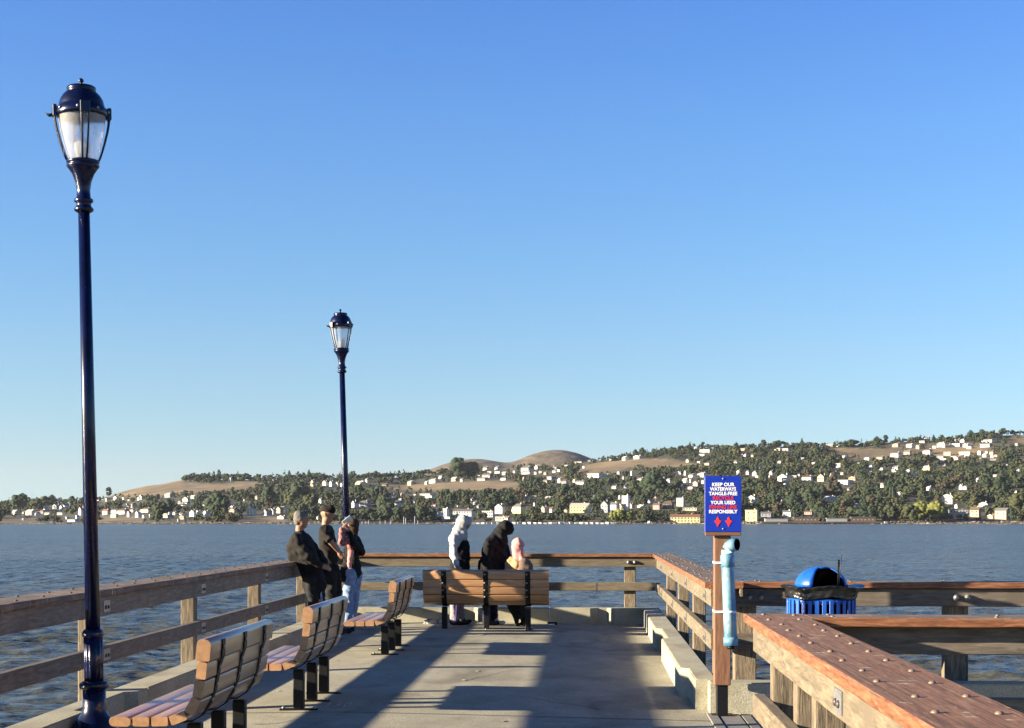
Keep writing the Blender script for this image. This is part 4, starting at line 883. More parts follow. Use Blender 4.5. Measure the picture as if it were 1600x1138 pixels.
HS = """24 800 9 6;37 801 6 4;48 801 12 7;59 805 10 5;66 800 6 4;72 796 6 4;75 803 8 3;89 793 12 6;96 796 5 6;102 790 8 4;112 788 7 4;92 781 6 3;96 805 10 3;128 801 10 10;121 808 6 5;106 810 8 3;115 813 14 3;36 812 5 3;154 782 7 5;162 780 6 4;170 781 12 3;181 778 6 5;152 790 4 3;161 790 5 2;166 802 9 6;179 806 9 5;180 799 10 4;192 800 14 6;199 790 4 4
193 781 4 3;202 782 4 2;217 781 4 4;221 778 5 6;209 789 10 6;200 791 5 4;202 804 6 7;207 798 6 4;229 798 14 5;216 805 8 7;224 808 3 4;235 807 4 5;264 777 10 5 g;262 773 8 3 g;291 781 9 7;302 778 7 4;290 788 11 5;281 785 5 4;264 800 14 7;273 802 5 4;263 807 15 4;285 802 7 4;285 809 8 5;301 803 8 8;311 799 9 4;322 803 8 7;324 799 6 4;279 813 4 4;349 776 4 3;354 780 6 4;363 792 6 5;359 796 5 5;369 792 5 4;319 788 4 6;295 745 6 5;325 745 6 4;361 750 4 5;378 746 5 2
428 750 5 3;444 743 6 3;469 746 5 3;489 758 6 8;508 758 7 6;518 758 6 7;527 758 6 6;401 778 4 5;415 776 4 2;382 784 3 3 g;364 797 8 5 t;418 802 14 8;426 800 9 7;437 798 9 8;445 795 12 4;441 809 12 4;501 785 5 6;497 811 4 5;535 758 6 5
573 752 4 5;602 757 8 4;586 757 5 4;617 745 5 5;637 744 12 4;643 754 12 5;667 755 6 4;678 752 12 5;689 746 7 4;711 750 10 5;722 752 5 4;664 745 4 3;614 776 7 6;629 773 6 5;669 772 22 4;672 776 13 4;649 773 4 3;554 790 8 9;622 788 9 6;625 784 7 4;648 786 3 4;586 798 4 3;679 792 8 4;688 804 9 6;737 784 4 6;716 792 3 3;700 809 8 3
759 733 8 5;777 732 7 5;778 737 8 3;797 728 4 4;788 740 6 4;762 743 14 5;748 743 8 3;753 750 12 4;787 749 8 4;765 737 6 3;804 737 4 3;823 732 14 6;839 730 6 6;840 723 6 4;824 739 10 4;817 740 4 2;838 740 6 3;845 739 5 3;853 740 6 4;866 738 5 3;874 736 6 3;866 729 14 3 g;886 726 6 3;878 721 5 4;862 723 12 4;862 745 13 4 g;819 748 4 5;853 751 8 4;875 750 6 6;882 752 8 5;898 750 5 4;907 754 12 5;823 777 5 8;857 778 8 5;836 775 6 3;742 776 5 4;743 787 6 4;803 797 7 5;793 812 8 6;851 797 10 8 t;861 798 8 6;884 799 5 4;835 788 3 5;748 793 6 4 g
908 719 16 4;926 716 12 4 g;912 729 3 3;977 717 9 5;991 711 4 4;997 716 12 4;958 716 10 4 g;1082 701 4 4;1086 703 6 3;1103 706 15 4;1097 711 8 3;1074 720 4 4;1092 722 4 3;1106 726 8 3;932 743 22 6;950 743 4 4;967 740 5 4 g;987 740 3 6;974 747 3 5 g;1001 749 11 5;1036 751 6 6;1045 752 6 5;1061 741 7 5;1071 741 4 6;1081 746 8 4;1098 745 13 5;1071 752 8 5;1079 752 5 5;1089 756 11 6 p;1099 754 5 4;1080 761 8 4;1069 763 3 4;961 763 8 4;978 762 5 5;948 764 6 2;968 779 3 5;929 779 5 5 g;970 793 6 8;987 791 7 6;1002 791 10 4;1017 785 9 4;1024 781 4 5;1061 778 5 5;1014 816 5 4
1154 740 5 5;1168 740 4 5;1179 741 6 6;1183 745 4 3;1205 740 5 7;1202 744 3 3;1225 748 15 9;1228 757 6 3;1249 741 4 3;1242 743 8 3 g;1262 748 14 6;1285 748 12 9;1300 743 6 4;1306 739 6 4;1310 728 7 5;1309 733 4 4;1318 754 22 5;1332 749 10 5;1317 741 6 3;1328 763 7 4;1312 761 6 4 g;1341 789 6 4;1192 694 4 4;1162 701 7 3;1164 711 9 4;1176 713 4 3;1215 701 8 3;1230 702 12 3;1243 695 4 2;1278 695 3 3;1296 698 10 4 t;1310 697 5 3;1356 715 9 3;1376 714 10 4;1361 726 4 3;1361 730 7 3;1360 736 6 5;1378 757 4 3
1400 699 9 4;1422 699 9 4;1435 700 6 5;1400 710 13 5;1418 708 9 6;1450 706 12 6;1471 697 11 6;1460 700 5 3;1493 696 14 4;1510 697 8 4;1480 708 9 4;1470 713 9 3;1474 717 9 2;1491 713 8 3;1508 707 15 4;1511 711 6 5;1496 717 8 5 p;1541 698 14 4;1545 688 16 3;1562 679 7 4;1531 707 6 5;1539 711 6 4;1542 706 4 3;1550 707 6 4;1550 713 4 4;1556 712 4 3;1535 717 6 2;1552 721 8 2 g;1397 730 14 3;1400 724 5 3;1401 733 5 4;1397 737 6 4;1378 734 5 3;1420 736 6 4;1475 728 4 3;1497 687 8 4;1504 688 6 4;1448 688 8 5;1379 759 5 4;1477 765 4 4;1502 763 5 6;1508 764 6 5;1528 749 4 5;1587 768 3 4;1452 765 7 5;1483 784 10 9;1494 792 4 5;1504 802 8 3;1549 808 10 5 t;1440 815 5 3;1544 799 5 3;1572 728 4 3;1515 700 7 3;1441 692 7 3;1589 694 8 3 g;1320 713 6 3;1343 722 5 3;1188 731 5 3 g;1218 722 5 3;1255 716 6 3 g;1272 724 5 3;1150 722 5 3;1430 744 5 4;1555 742 5 3;1590 735 6 3;1405 772 5 4;1425 783 5 3;1220 781 6 4;1255 786 6 4"""
items = []; HOUSES = []
rows = [r.split() for line in HS.split('\n') for r in line.split(';') if r.strip()]
for r in rows:
    u, v, w, h = map(float, r[:4]); c = r[4] if len(r) > 4 else ''
    wall = {'g': 'grey', 't': 'tan', 'p': 'pink'}.get(c) or R2.choice(['white', 'white', 'cream', 'cream', 'white', 'tan', 'white', 'grey'])
    kind = 'flat' if h <= 3 or w / h > 3.2 else R2.choice(['gable', 'hip', 'front', 'gable']) if w / h > 1.3 else 'front'
    roof = R2.choice(['grey', 'brown', 'pale', 'pale', 'red' if v > 770 else 'grey'])
    if kind == 'flat': roof = 'pale'
    vb = v + h / 2; p = ground(u, vb); t = math.hypot(p.x, p.y)
    W = w * t / FPX; Hh = h * t / FPX * (1.28 if kind != 'flat' else 1.5)
    o = inst('house', house_mesh(kind, wall, roof, w / h > 1.8), None, (p.x, p.y, p.z + 0.1), (0, 0, -R2.uniform(0.3, 1.1)), (W * 1.08, W * 1.15, Hh))
    tag(o, cat='house')
    size = 'tiny' if w * h <= 16 else 'small' if w * h < 45 else 'wide' if w / h > 1.9 else 'larger'
    form = {'flat': 'flat roofed ', 'gable': '', 'hip': '', 'front': 'gable fronted '}[kind]
    items.append((o, '%s %s %shouse' % (size, wall if wall != 'pink' else 'pinkish', form), u, v))
    HOUSES.append((u, v, w, h))
label_all(items, 'houses on the far hillside')

def big_house(u, v, w, h, kind, wall, roof, label, storeys=2, nwin=4, rz=0.35, hipped=None, depth=0.7, chimney=True, cat='house', lift=0.0):
    vb = v + h / 2; p = ground(u, vb); t = math.hypot(p.x, p.y); W = w * t / FPX; H = h * t / FPX; Dp = max(7, W * depth)
    W *= 0.9
    root = empty('house', (p.x, p.y, p.z + lift), -rz * 1.3 - 0.05, label=label, cat=cat, group='larger houses near the far shore')
    hw = H * (0.66 if kind != 'flat' else 0.94)
    V, F = box_vf(-W / 2, W / 2, -Dp / 2, Dp / 2, -4, hw); wl_ = pydata('wall', V, F, [WALLC[wall]], root)
    V, F = roof_faces(W, Dp, hw, H, kind, 0.5 if kind != 'front' else 0.4)
    rf = pydata('roof', V, F, [ROOF[roof]], root)
    if kind == 'front':
        V, F = roof_faces(W * 0.97, Dp + 0.9, hw + 0.02, H - 0.35, 'front', 0.0); pydata('gable_wall', V, F, [WALLC[wall]], root)
    V, F = box_vf(-0.5, 0.5, -0.04, 0.04, -0.7, 0.7); wm = bpy.data.meshes.new('window'); wm.from_pydata(V, [], F); wm.materials.append(M['pane']); wm.update()
    V, F = box_vf(-0.62, 0.62, -0.02, 0.02, -0.82, 0.82); fm = bpy.data.meshes.new('frame'); fm.from_pydata(V, [], F); fm.materials.append(M['trim']); fm.update()
    for s in range(storeys):
        z = hw * (s + 0.55) / storeys; k = min(1.0, hw / storeys / 3.0)
        for i in range(nwin):
            x = -W / 2 + W * (i + 0.5) / nwin
            fo = inst('window', fm, root, (x, -Dp / 2 - 0.03, z), (0, 0, 0), (k * min(1.3, W / nwin / 2.2), 1, k)); inst('pane', wm, fo, (0, -0.03, 0))
        fo = inst('window', fm, root, (-W / 2 - 0.03, 0, z), (0, 0, math.pi / 2), (k, 1, k)); inst('pane', wm, fo, (0, 0.03, 0))
    if chimney:
        V, F = box_vf(W * 0.2, W * 0.2 + 1.0, -0.5, 0.5, hw * 0.8, H + 1.0); pydata('chimney', V, F, [WALLC[wall]], root)
    HOUSES.append((u, v, w, h)); return root
BH = [(393, 797, 13, 17, 'front', 'cream', 'brown', 'tall cream house with a steep gable by the water, left of the grey haired man', 3, 2, 0.3),
      (564, 755, 16, 9, 'gable', 'yellow', 'pale', 'pale yellow house high on the hill just right of the far lamp post', 2, 3, 0.5),
      (570, 788, 16, 10, 'hip', 'grey', 'grey', 'grey house with a hipped roof among dark trees right of the far lamp post', 1, 3, 0.2),
      (697, 801, 7, 14, 'flat', 'white', 'pale', 'narrow white block left of the long white shore building', 3, 1, 0.2),
      (725, 800, 33, 12, 'gable', 'white', 'grey', 'long white shore building with a grey roof behind the white headscarf', 2, 7, 0.1),
      (781, 794, 14, 15, 'front', 'white', 'pale', 'white house with a rounded gable above the black headscarf', 2, 3, 0.25),
      (763, 803, 19, 10, 'flat', 'white', 'pale', 'wide white balconied house left of the black headscarf', 2, 5, 0.1),
      (783, 811, 17, 7, 'flat', 'cream', 'pale', 'low cream boathouse on the shore behind the black headscarf', 1, 3, 0.1),
      (811, 794, 18, 15, 'hip', 'yellow', 'grey', 'yellow house with a flat grey roof right of the black headscarf', 2, 3, 0.45),
      (907, 794, 32, 15, 'gable', 'yellow', 'pale', 'big pale yellow house with two rows of windows near the shore', 2, 6, 0.15),
      (978, 785, 11, 23, 'flat', 'white', 'pale', 'tall narrow white tower house above the bright green shore bush', 4, 1, 0.25),
      (960, 791, 11, 12, 'gable', 'white', 'grey', 'white and grey house just left of the tall tower house', 2, 3, 0.3),
      (946, 792, 13, 18, 'front', 'grey', 'grey', 'steep roofed purplish grey house right of the big yellow house', 2, 2, 0.3),
      (1027, 791, 12, 10, 'gable', 'pink', 'brown', 'pinkish house with a brown roof left of the dark brown one', 2, 3, 0.3),
      (1044, 789, 17, 12, 'hip', 'brown', 'brown', 'dark brown house left of the cream one near the blue sign', 2, 3, 0.2),
      (1064, 785, 12, 13, 'flat', 'cream', 'pale', 'boxy cream house with four windows left of the blue sign', 2, 2, 0.3),
      (1078, 796, 24, 4, 'flat', 'cream', 'pale', 'long low cream wall building directly above the long yellow shore building', 1, 5, 0.05),
      (1071, 810, 50, 13, 'gable', 'yellow', 'red', 'long yellow building on the water with a red brown roof left of the sign', 2, 9, 0.03),
      (1176, 779, 13, 11, 'front', 'cream', 'brown', 'lone pale gabled house in the trees just right of the blue sign', 1, 2, 0.4),
      (1175, 806, 20, 18, 'flat', 'yellow', 'pale', 'boxy pale yellow building on the waterline just right of the blue sign', 2, 2, 0.2),
      (1197, 803, 17, 8, 'gable', 'grey', 'grey', 'dark grey shed right of the boxy yellow waterfront building', 1, 3, 0.1),
      (1230, 802, 14, 9, 'gable', 'white', 'grey', 'white house with a chimney on the shadowy waterfront', 1, 3, 0.2),
      (1264, 801, 13, 6, 'gable', 'pink', 'brown', 'low pinkish tan house on the shadowy waterfront above the trash can', 1, 3, 0.3),
      (1298, 779, 17, 8, 'gable', 'cream', 'pale', 'cream house with a broad pale roof below the dark conifer', 1, 3, 0.55),
      (1448, 731, 13, 8, 'hip', 'yellow', 'pale', 'pale yellow house alone midway up the right hill', 1, 3, 0.4),
      (1481, 779, 18, 10, 'front', 'cream', 'brown', 'cream house with a tan roof above the yellow green trees', 2, 2, 0.3),
      (1524, 800, 15, 15, 'gable', 'tan', 'brown', 'tan house on a bank at the right shore', 2, 2, 0.4),
      (1537, 790, 14, 9, 'front', 'cream', 'pale', 'white gabled house behind the tan house at the right shore', 1, 2, 0.3),
      (1497, 799, 30, 5, 'flat', 'grey', 'grey', 'long low grey building among the trees at the right shore', 1, 6, 0.05)]
for b_ in BH: big_house(*b_)
# boathouse on stilts
bh = big_house(1566, 805, 20, 13, 'gable', 'tan', 'grey', 'tan boathouse standing on white stilts over the water at the right', 1, 2, 0.5, depth=0.6, chimney=False, cat='boathouse', lift=2.6)
bp_ = bh.location.copy()
for i in range(4):
    for j in (-1, 1):
        bm = bmesh.new(); add_lathe(bm, [(0.3, -7), (0.3, -0.0)], 6); fin('stilt', bm, [M['trim']], bh, (-5 + 3.3 * i, j * 3.5, -0.02))
# dark wharf with low sheds in the shade of the bank
wq = ground(1285, 817); wh = empty('wharf', (wq.x, wq.y - 12, WATER_Z), 0.02, label='long dark wharf on piles along the shadowy shore behind the trash can', cat='wharf')
V, F = box_vf(-62, 62, -5, 5, 1.4, 2.4); pydata('wharf_deck', V, F, [WALLC['brown']], wh)
for i in range(26):
    V, F = box_vf(-0.3, 0.3, -0.3, 0.3, -3, 1.39); o = pydata('pile', V, F, [WALLC['brown']], wh); o.location = (-61 + 4.9 * i, -4.2, 0)
for x0, x1, z1, c in ((-58, -36, 5.2, 'grey'), (-30, -6, 6.4, 'brown'), (2, 22, 5.6, 'grey'), (26, 50, 6.6, 'brown')):
    V, F = box_vf(x0, x1, -2.5, 4.5, 2.401, z1); s_ = pydata('shed', V, F, [WALLC[c]], wh)
    V, F = box_vf(x0 - .5, x1 + .5, -3, 5, z1 + 0.01, z1 + 0.5); pydata('shed_roof', V, F, [ROOF['grey']], s_)
    k = x0 + 2
    while k < x1 - 2: V, F = box_vf(k, k + 1.4, -2.56, -2.45, 3.6, 4.8); pydata('shed_window', V, F, [WALLC['grey']], s_); k += 3.6
# small boat
bq = ground(1382, 818.5)
def boat(u, v, L_, label):
    p = at_t(u, v, D0 - 20); r = empty('boat', (p.x, p.y, WATER_Z), 0.15, label=label, cat='boat')
    V = [(-L_ / 2, -1.1, 0.9), (L_ * 0.25, -1.3, 1.0), (L_ / 2, 0, 1.3), (L_ * 0.25, 1.3, 1.0), (-L_ / 2, 1.1, 0.9), (-L_ / 2, -0.7, -0.3), (L_ * 0.2, -0.8, -0.3), (L_ * 0.42, 0, -0.2), (L_ * 0.2, 0.8, -0.3), (-L_ / 2, 0.7, -0.3)]
    F = [(0, 1, 2, 3, 4), (0, 5, 6, 1), (1, 6, 7, 2), (2, 7, 8, 3), (3, 8, 9, 4), (4, 9, 5, 0), (9, 8, 7, 6, 5)]
    pydata('hull', V, F, [WALLC['grey']], r)
    V, F = box_vf(-L_ * 0.15, L_ * 0.15, -0.8, 0.8, 0.95, 2.3); cb = pydata('cabin', V, F, [WALLC['white']], r)
    V, F = box_vf(-L_ * 0.13, L_ * 0.13, -0.83, -0.79, 1.5, 2.0); pydata('cabin_window', V, F, [M['pane']], cb)
boat(1384, 818, 9, 'small grey motor boat moored at the far shore right of the wharf')
boat(80, 818.5, 9, 'small dark boat at the far shore left of the nearest lamp post')
# pilings in front of the dark trees
for i, (u, hh) in enumerate(((571, 4), (576, 5), (594, 4.5), (602, 5), (611, 5.5), (631, 11), (634, 9), (648, 12), (653, 5), (566, 3.5))):
    p = at_t(u, 819, D0 - 12); bm = bmesh.new(); add_lathe(bm, [(0.45, -4), (0.42, hh * 0.62 + 0.3)], 7)
    o = fin('mooring_pile', bm, [WALLC['grey']]); o.location = (p.x, p.y, WATER_Z); tag(o, ('%s of the weathered mooring piles before the dark trees at the far shore' % (['leftmost', 'second', 'third', 'fourth', 'fifth', 'sixth', 'seventh', 'eighth', 'ninth', 'rightmost'][[566, 571, 576, 594, 602, 611, 631, 634, 648, 653].index(u)])), 'pile', 'mooring piles at the far shore')
# shore stones
def shore_stones():
    V, F = [], []
    rg = random.Random(5)
    ico = bmesh.new(); bmesh.ops.create_icosphere(ico, subdivisions=1, radius=1); iv = [v.co.copy() for v in ico.verts]; ifc = [tuple(v.index for v in f.verts) for f in ico.faces]; ico.free()
    for _ in range(2600):
        u = rg.uniform(-60, 1650)
        if 560 < u < 660 or 1190 < u < 1385:
            if rg.random() < 0.8: continue
        bright = 700 < u < 960
        q = rg.uniform(-0.01, 0.03); p = hill_point(u, q); s = rg.uniform(0.5, 1.5)
        n = len(V)
        for c in iv: V.append((p.x + c.x * s * rg.uniform(.8, 1.6), p.y + c.y * s, p.z + 0.2 + c.z * s * 0.7 * rg.uniform(.7, 1.2)))
        F.extend([tuple(n + k for k in f) for f in ifc])
    m = mat('shore_rock', (0.3, 0.25, 0.19), 0.9); noisy(m, [(0.35, (0.035, 0.03, 0.026)), (0.52, (0.12, 0.095, 0.07)), (0.7, (0.38, 0.32, 0.24))], (1, 1, 1), 0.05, 4)
    tag(pydata('shore_rocks', V, F, [m]), kind='stuff')
shore_stones()
ORDN = ['leftmost', 'second', 'third', 'fourth', 'fifth', 'sixth', 'seventh', 'eighth', 'ninth', 'tenth', 'eleventh', 'twelfth', 'thirteenth', 'fourteenth', 'fifteenth']; ORDN = ORDN + [o_ + ' from the right' for o_ in ['fifteenth', 'fourteenth', 'thirteenth', 'twelfth', 'eleventh', 'tenth', 'ninth', 'eighth', 'seventh', 'sixth', 'fifth', 'fourth', 'third', 'second']] + ['rightmost']
for i in range(30):   # pale blocks of the breakwater
    u = 722 + i * 8.1; p = at_t(u, 818.4, D0 - 6); V, F = box_vf(-1.6, 1.6, -1.2, 1.2, -2, R2.uniform(1.1, 2.0)); o = pydata('breakwater_block', V, F, [WALLC['white']]); o.location = (p.x, p.y, WATER_Z); o.rotation_euler.z = R2.uniform(-.4, .4)
    tag(o, '%s pale block in the breakwater row at the far shore' % (('number %d from the left,' % (i + 1)) if False else ORDN[i]), 'block', 'pale breakwater blocks along the far shore')
# radio masts on the skyline
for u, v0, v1, lb in ((50, 788, 770, 'thin radio mast on the skyline left of the nearest lamp post'), (1558, 682, 665, 'thin radio mast on the hilltop near the right edge')):
    p = ground(u, max(v0, lerp(SKYG, u) + 1)); t = math.hypot(p.x, p.y); bm = bmesh.new(); add_tube(bm, [(0, 0, -2), (0, 0, (v0 - v1) * t / FPX)], [0.5, 0.2], 5)
    o = fin('radio_mast', bm, [WALLC['grey']]); o.location = p; tag(o, lb, 'mast')

# ------------------------------------------------------------------ trees
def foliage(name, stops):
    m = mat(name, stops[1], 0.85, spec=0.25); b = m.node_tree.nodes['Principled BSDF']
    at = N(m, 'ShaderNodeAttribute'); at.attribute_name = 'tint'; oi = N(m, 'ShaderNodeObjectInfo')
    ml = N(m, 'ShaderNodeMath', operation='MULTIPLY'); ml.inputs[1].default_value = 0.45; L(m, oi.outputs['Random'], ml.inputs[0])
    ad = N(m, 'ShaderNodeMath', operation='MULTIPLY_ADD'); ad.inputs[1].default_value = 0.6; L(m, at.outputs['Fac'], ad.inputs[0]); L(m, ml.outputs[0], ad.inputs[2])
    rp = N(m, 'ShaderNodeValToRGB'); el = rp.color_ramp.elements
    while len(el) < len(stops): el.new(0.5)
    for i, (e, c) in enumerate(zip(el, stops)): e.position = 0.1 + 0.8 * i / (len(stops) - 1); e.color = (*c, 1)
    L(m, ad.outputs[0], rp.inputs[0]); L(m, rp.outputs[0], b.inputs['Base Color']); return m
FOL = {'dark': foliage('dark_foliage', [(0.012, 0.0239, 0.0129), (0.0166, 0.029, 0.0149), (0.0206, 0.0333, 0.0162), (0.0238, 0.0342, 0.0168)]),
       'olive': foliage('olive_foliage', [(0.0239, 0.032, 0.0141), (0.0315, 0.0387, 0.0158), (0.0405, 0.0464, 0.0183), (0.0483, 0.049, 0.0197)]),
       'bright': foliage('yellow_green_foliage', [(0.05, 0.065, 0.016), (0.075, 0.09, 0.02), (0.10, 0.11, 0.025), (0.13, 0.125, 0.035)]),
       'brown': foliage('brown_foliage', [(0.024, 0.0208, 0.0144), (0.0324, 0.0266, 0.0173), (0.0416, 0.032, 0.0192), (0.0504, 0.037, 0.0202)])}
M['bark'] = mat('bark', (0.05, 0.038, 0.028), 0.9)
_ico = bmesh.new(); bmesh.ops.create_icosphere(_ico, subdivisions=1, radius=1)
ICV = np.array([v.co[:] for v in _ico.verts]); ICF = np.array([[v.index for v in f.verts] for f in _ico.faces]); _ico.free()
def crown_arrays(kind, rng, nclump, nleaf):
    """unit tree: base at 0, height 1. returns V, F, tint(per vertex)"""
    Vs, Fs, Ts = [], [], []; n = 0
    for i in range(nclump):
        if kind == 'round':
            th = rng.rand() * 6.283; cz = 1 - 2 * rng.rand(); rr = (0.55 + 0.45 * rng.rand()); s = math.sqrt(max(0, 1 - cz * cz))
            c = np.array([0.36 * rr * s * math.cos(th), 0.36 * rr * s * math.sin(th), 0.57 + 0.33 * rr * cz]); r = 0.09 + 0.08 * rng.rand()
        elif kind == 'wide':
            th = rng.rand() * 6.283; rr = math.sqrt(rng.rand()); c = np.array([0.62 * rr * math.cos(th), 0.62 * rr * math.sin(th), 0.45 + 0.38 * rng.rand() * (1 - rr * 0.6)]); r = 0.10 + 0.08 * rng.rand()
        elif kind == 'cone':
            z = rng.rand() ** 1.3; th = rng.rand() * 6.283; rad = 0.26 * (1 - z) + 0.01; c = np.array([rad * math.cos(th), rad * math.sin(th), 0.12 + 0.84 * z]); r = 0.045 + 0.075 * (1 - z)
        else:   # tall, ragged
            z = rng.rand(); th = rng.rand() * 6.283; rad = (0.10 + 0.14 * math.sin(3.0 * z)) * rng.rand() ** 0.5; c = np.array([rad * math.cos(th), rad * math.sin(th), 0.28 + 0.66 * z]); r = 0.06 + 0.05 * rng.rand()
        v = ICV * (0.72 + 0.56 * rng.rand(len(ICV), 1)) * r * np.array([1.15, 1.15, 0.8]) + c
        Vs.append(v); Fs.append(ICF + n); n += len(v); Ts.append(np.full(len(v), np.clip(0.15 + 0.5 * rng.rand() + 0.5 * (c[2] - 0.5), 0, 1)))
    V = np.concatenate(Vs); F = np.concatenate(Fs); T = np.concatenate(Ts)
    if nleaf:   # loose leaf tufts that break up the outline
        idx = rng.randint(0, len(V), nleaf); c = V[idx] + rng.randn(nleaf, 3) * 0.022
        tri = c[:, None, :] + rng.randn(nleaf, 3, 3) * 0.022
        F = np.concatenate([F, np.arange(nleaf * 3).reshape(-1, 3) + len(V)]); V = np.concatenate([V, tri.reshape(-1, 3)]); T = np.concatenate([T, np.repeat(T[idx], 3)])
    return V, F, T
def trunk_arrays(kind):
    pts = [(0, 0.028), (0.3, 0.02), (0.6, 0.01)]; V, F = [], []
    for z, r in pts:
        for k in range(5): V.append((r * math.cos(k * 1.2566), r * math.sin(k * 1.2566), z - (0.06 if z == 0 else 0)))
    for j in range(2):
        for k in range(5): F.append((j * 5 + k, j * 5 + (k + 1) % 5, j * 5 + 5 + (k + 1) % 5)); F.append((j * 5 + k, j * 5 + 5 + (k + 1) % 5, j * 5 + 5 + k))
    for a in (0.5, 2.6, 4.4):   # limbs
        n = len(V); dx, dy = math.cos(a), math.sin(a)
        V += [(0.012 * dy, -0.012 * dx, 0.26), (-0.012 * dy, 0.012 * dx, 0.26), (0, 0, 0.30), (dx * 0.22, dy * 0.22, 0.55)]; F += [(n, n + 1, n + 3), (n + 1, n + 2, n + 3), (n + 2, n, n + 3)]
    return np.array(V), np.array(F)
def arrays_mesh(name, V, F, T, mats, mi=None):
    me = bpy.data.meshes.new(name); me.vertices.add(len(V)); me.vertices.foreach_set('co', np.ascontiguousarray(V, dtype=np.float32).ravel())
    me.loops.add(F.size); me.loops.foreach_set('vertex_index', F.ravel().astype(np.int32)); me.polygons.add(len(F)); me.polygons.foreach_set('loop_start', np.arange(0, F.size, 3, dtype=np.int32))
    if mi is not None: me.polygons.foreach_set('material_index', mi.astype(np.int32))
    me.update(calc_edges=True)
    if T is not None: at = me.attributes.new('tint', 'FLOAT', 'POINT'); at.data.foreach_set('value', T.astype(np.float32))
    setmats(me, mats); return me
NPR = np.random.RandomState(21)
KINDS = ['round', 'round', 'wide', 'cone', 'tall']
HERO, LOW = {}, {}
for k in ('round', 'wide', 'cone', 'tall'):
    LOW[k] = [crown_arrays(k, NPR, {'round': 17, 'wide': 19, 'cone': 18, 'tall': 15}[k], 40) for _ in range(3)]
    for col in FOL:
        for i in range(2 if col == 'dark' else 1):
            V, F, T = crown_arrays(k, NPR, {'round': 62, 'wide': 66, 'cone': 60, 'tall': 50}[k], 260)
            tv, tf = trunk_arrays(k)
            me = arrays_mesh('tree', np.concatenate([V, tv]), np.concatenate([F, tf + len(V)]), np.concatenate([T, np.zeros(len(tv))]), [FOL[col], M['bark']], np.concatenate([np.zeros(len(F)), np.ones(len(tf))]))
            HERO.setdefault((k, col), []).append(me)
def hide_test(u, v, w, h):
    """largest share of the height that keeps the houses behind in view"""
    k = 1.0
    for hu, hv, hw, hh in HOUSES:
        if abs(u - hu) < (w / 2 + hw / 2) * 0.95 and hv < v:
            room = v - (hv + hh * 0.5)
            if room < h: k = min(k, room / h)
    return k
trees = []
rg = random.Random(77)
def want(u, v, q):
    if bare(u, v): return 0
    if 1380 < u < 1600 and 692 < v < 722: return 0.35
    return 1
tries = 0
while len(trees) < 7600 and tries < 48000:
    tries += 1
    u = rg.uniform(-140, 1740); q = rg.random() ** 1.0; vs = lerp(SKYG, u); v = SHORE_V + (vs - SHORE_V) * (0.025 + 0.99 * q)
    dens = (SHORE_V - vs) / 110.0
    if rg.random() > dens: continue
    if rg.random() > want(u, v, q): continue
    n1 = mnoise.noise(Vector((u * 0.013, v * 0.05, 0))); 
    base = 9.4 + 5.2 * (1 - q) + 4 * n1
    hpx = base * rg.uniform(0.65, 1.45) * (0.85 if q > 0.85 else 1.0)
    if 560 < u < 660 and v > 785: hpx *= 1.3
    kind = rg.choice(KINDS) if rg.random() < 0.75 else 'round'
    if kind == 'wide': hpx *= 0.8
    if kind in ('cone', 'tall'): hpx *= 1.15
    if q > 0.9: hpx = min(hpx, 9.5 if kind != 'cone' else 12)
    if bare(u, v - hpx * 0.6): hpx *= 0.5
    wpx = hpx * {'round': 0.85, 'wide': 1.35, 'cone': 0.55, 'tall': 0.5}[kind]
    k = hide_test(u, v, wpx, hpx)
    if k < 0.22: continue
    hpx *= k
    if hpx < 2.5: continue
    col = 'dark' if rg.random() < 0.70 else 'olive' if rg.random() < 0.8 else 'brown'
    if v > 788 and u > 1380 and rg.random() < 0.4: col = 'olive'
    trees.append([u, v, q, hpx, kind, col])
for i in range(430):   # the tree line on the ridge
    u = rg.uniform(-60, 1660)
    if 170 < u < 288 or 690 < u < 925: continue
    vs = lerp(SKYG, u); kind = rg.choice(['round', 'wide', 'cone', 'tall', 'round', 'wide']); h_ = rg.uniform(5, 10.5) * (1.45 if 288 < u < 690 else 1.0) * (1.2 if kind == 'cone' else 1)
    trees.append([u, vs + rg.uniform(0.2, 3), 1.0, h_, kind, 'dark'])
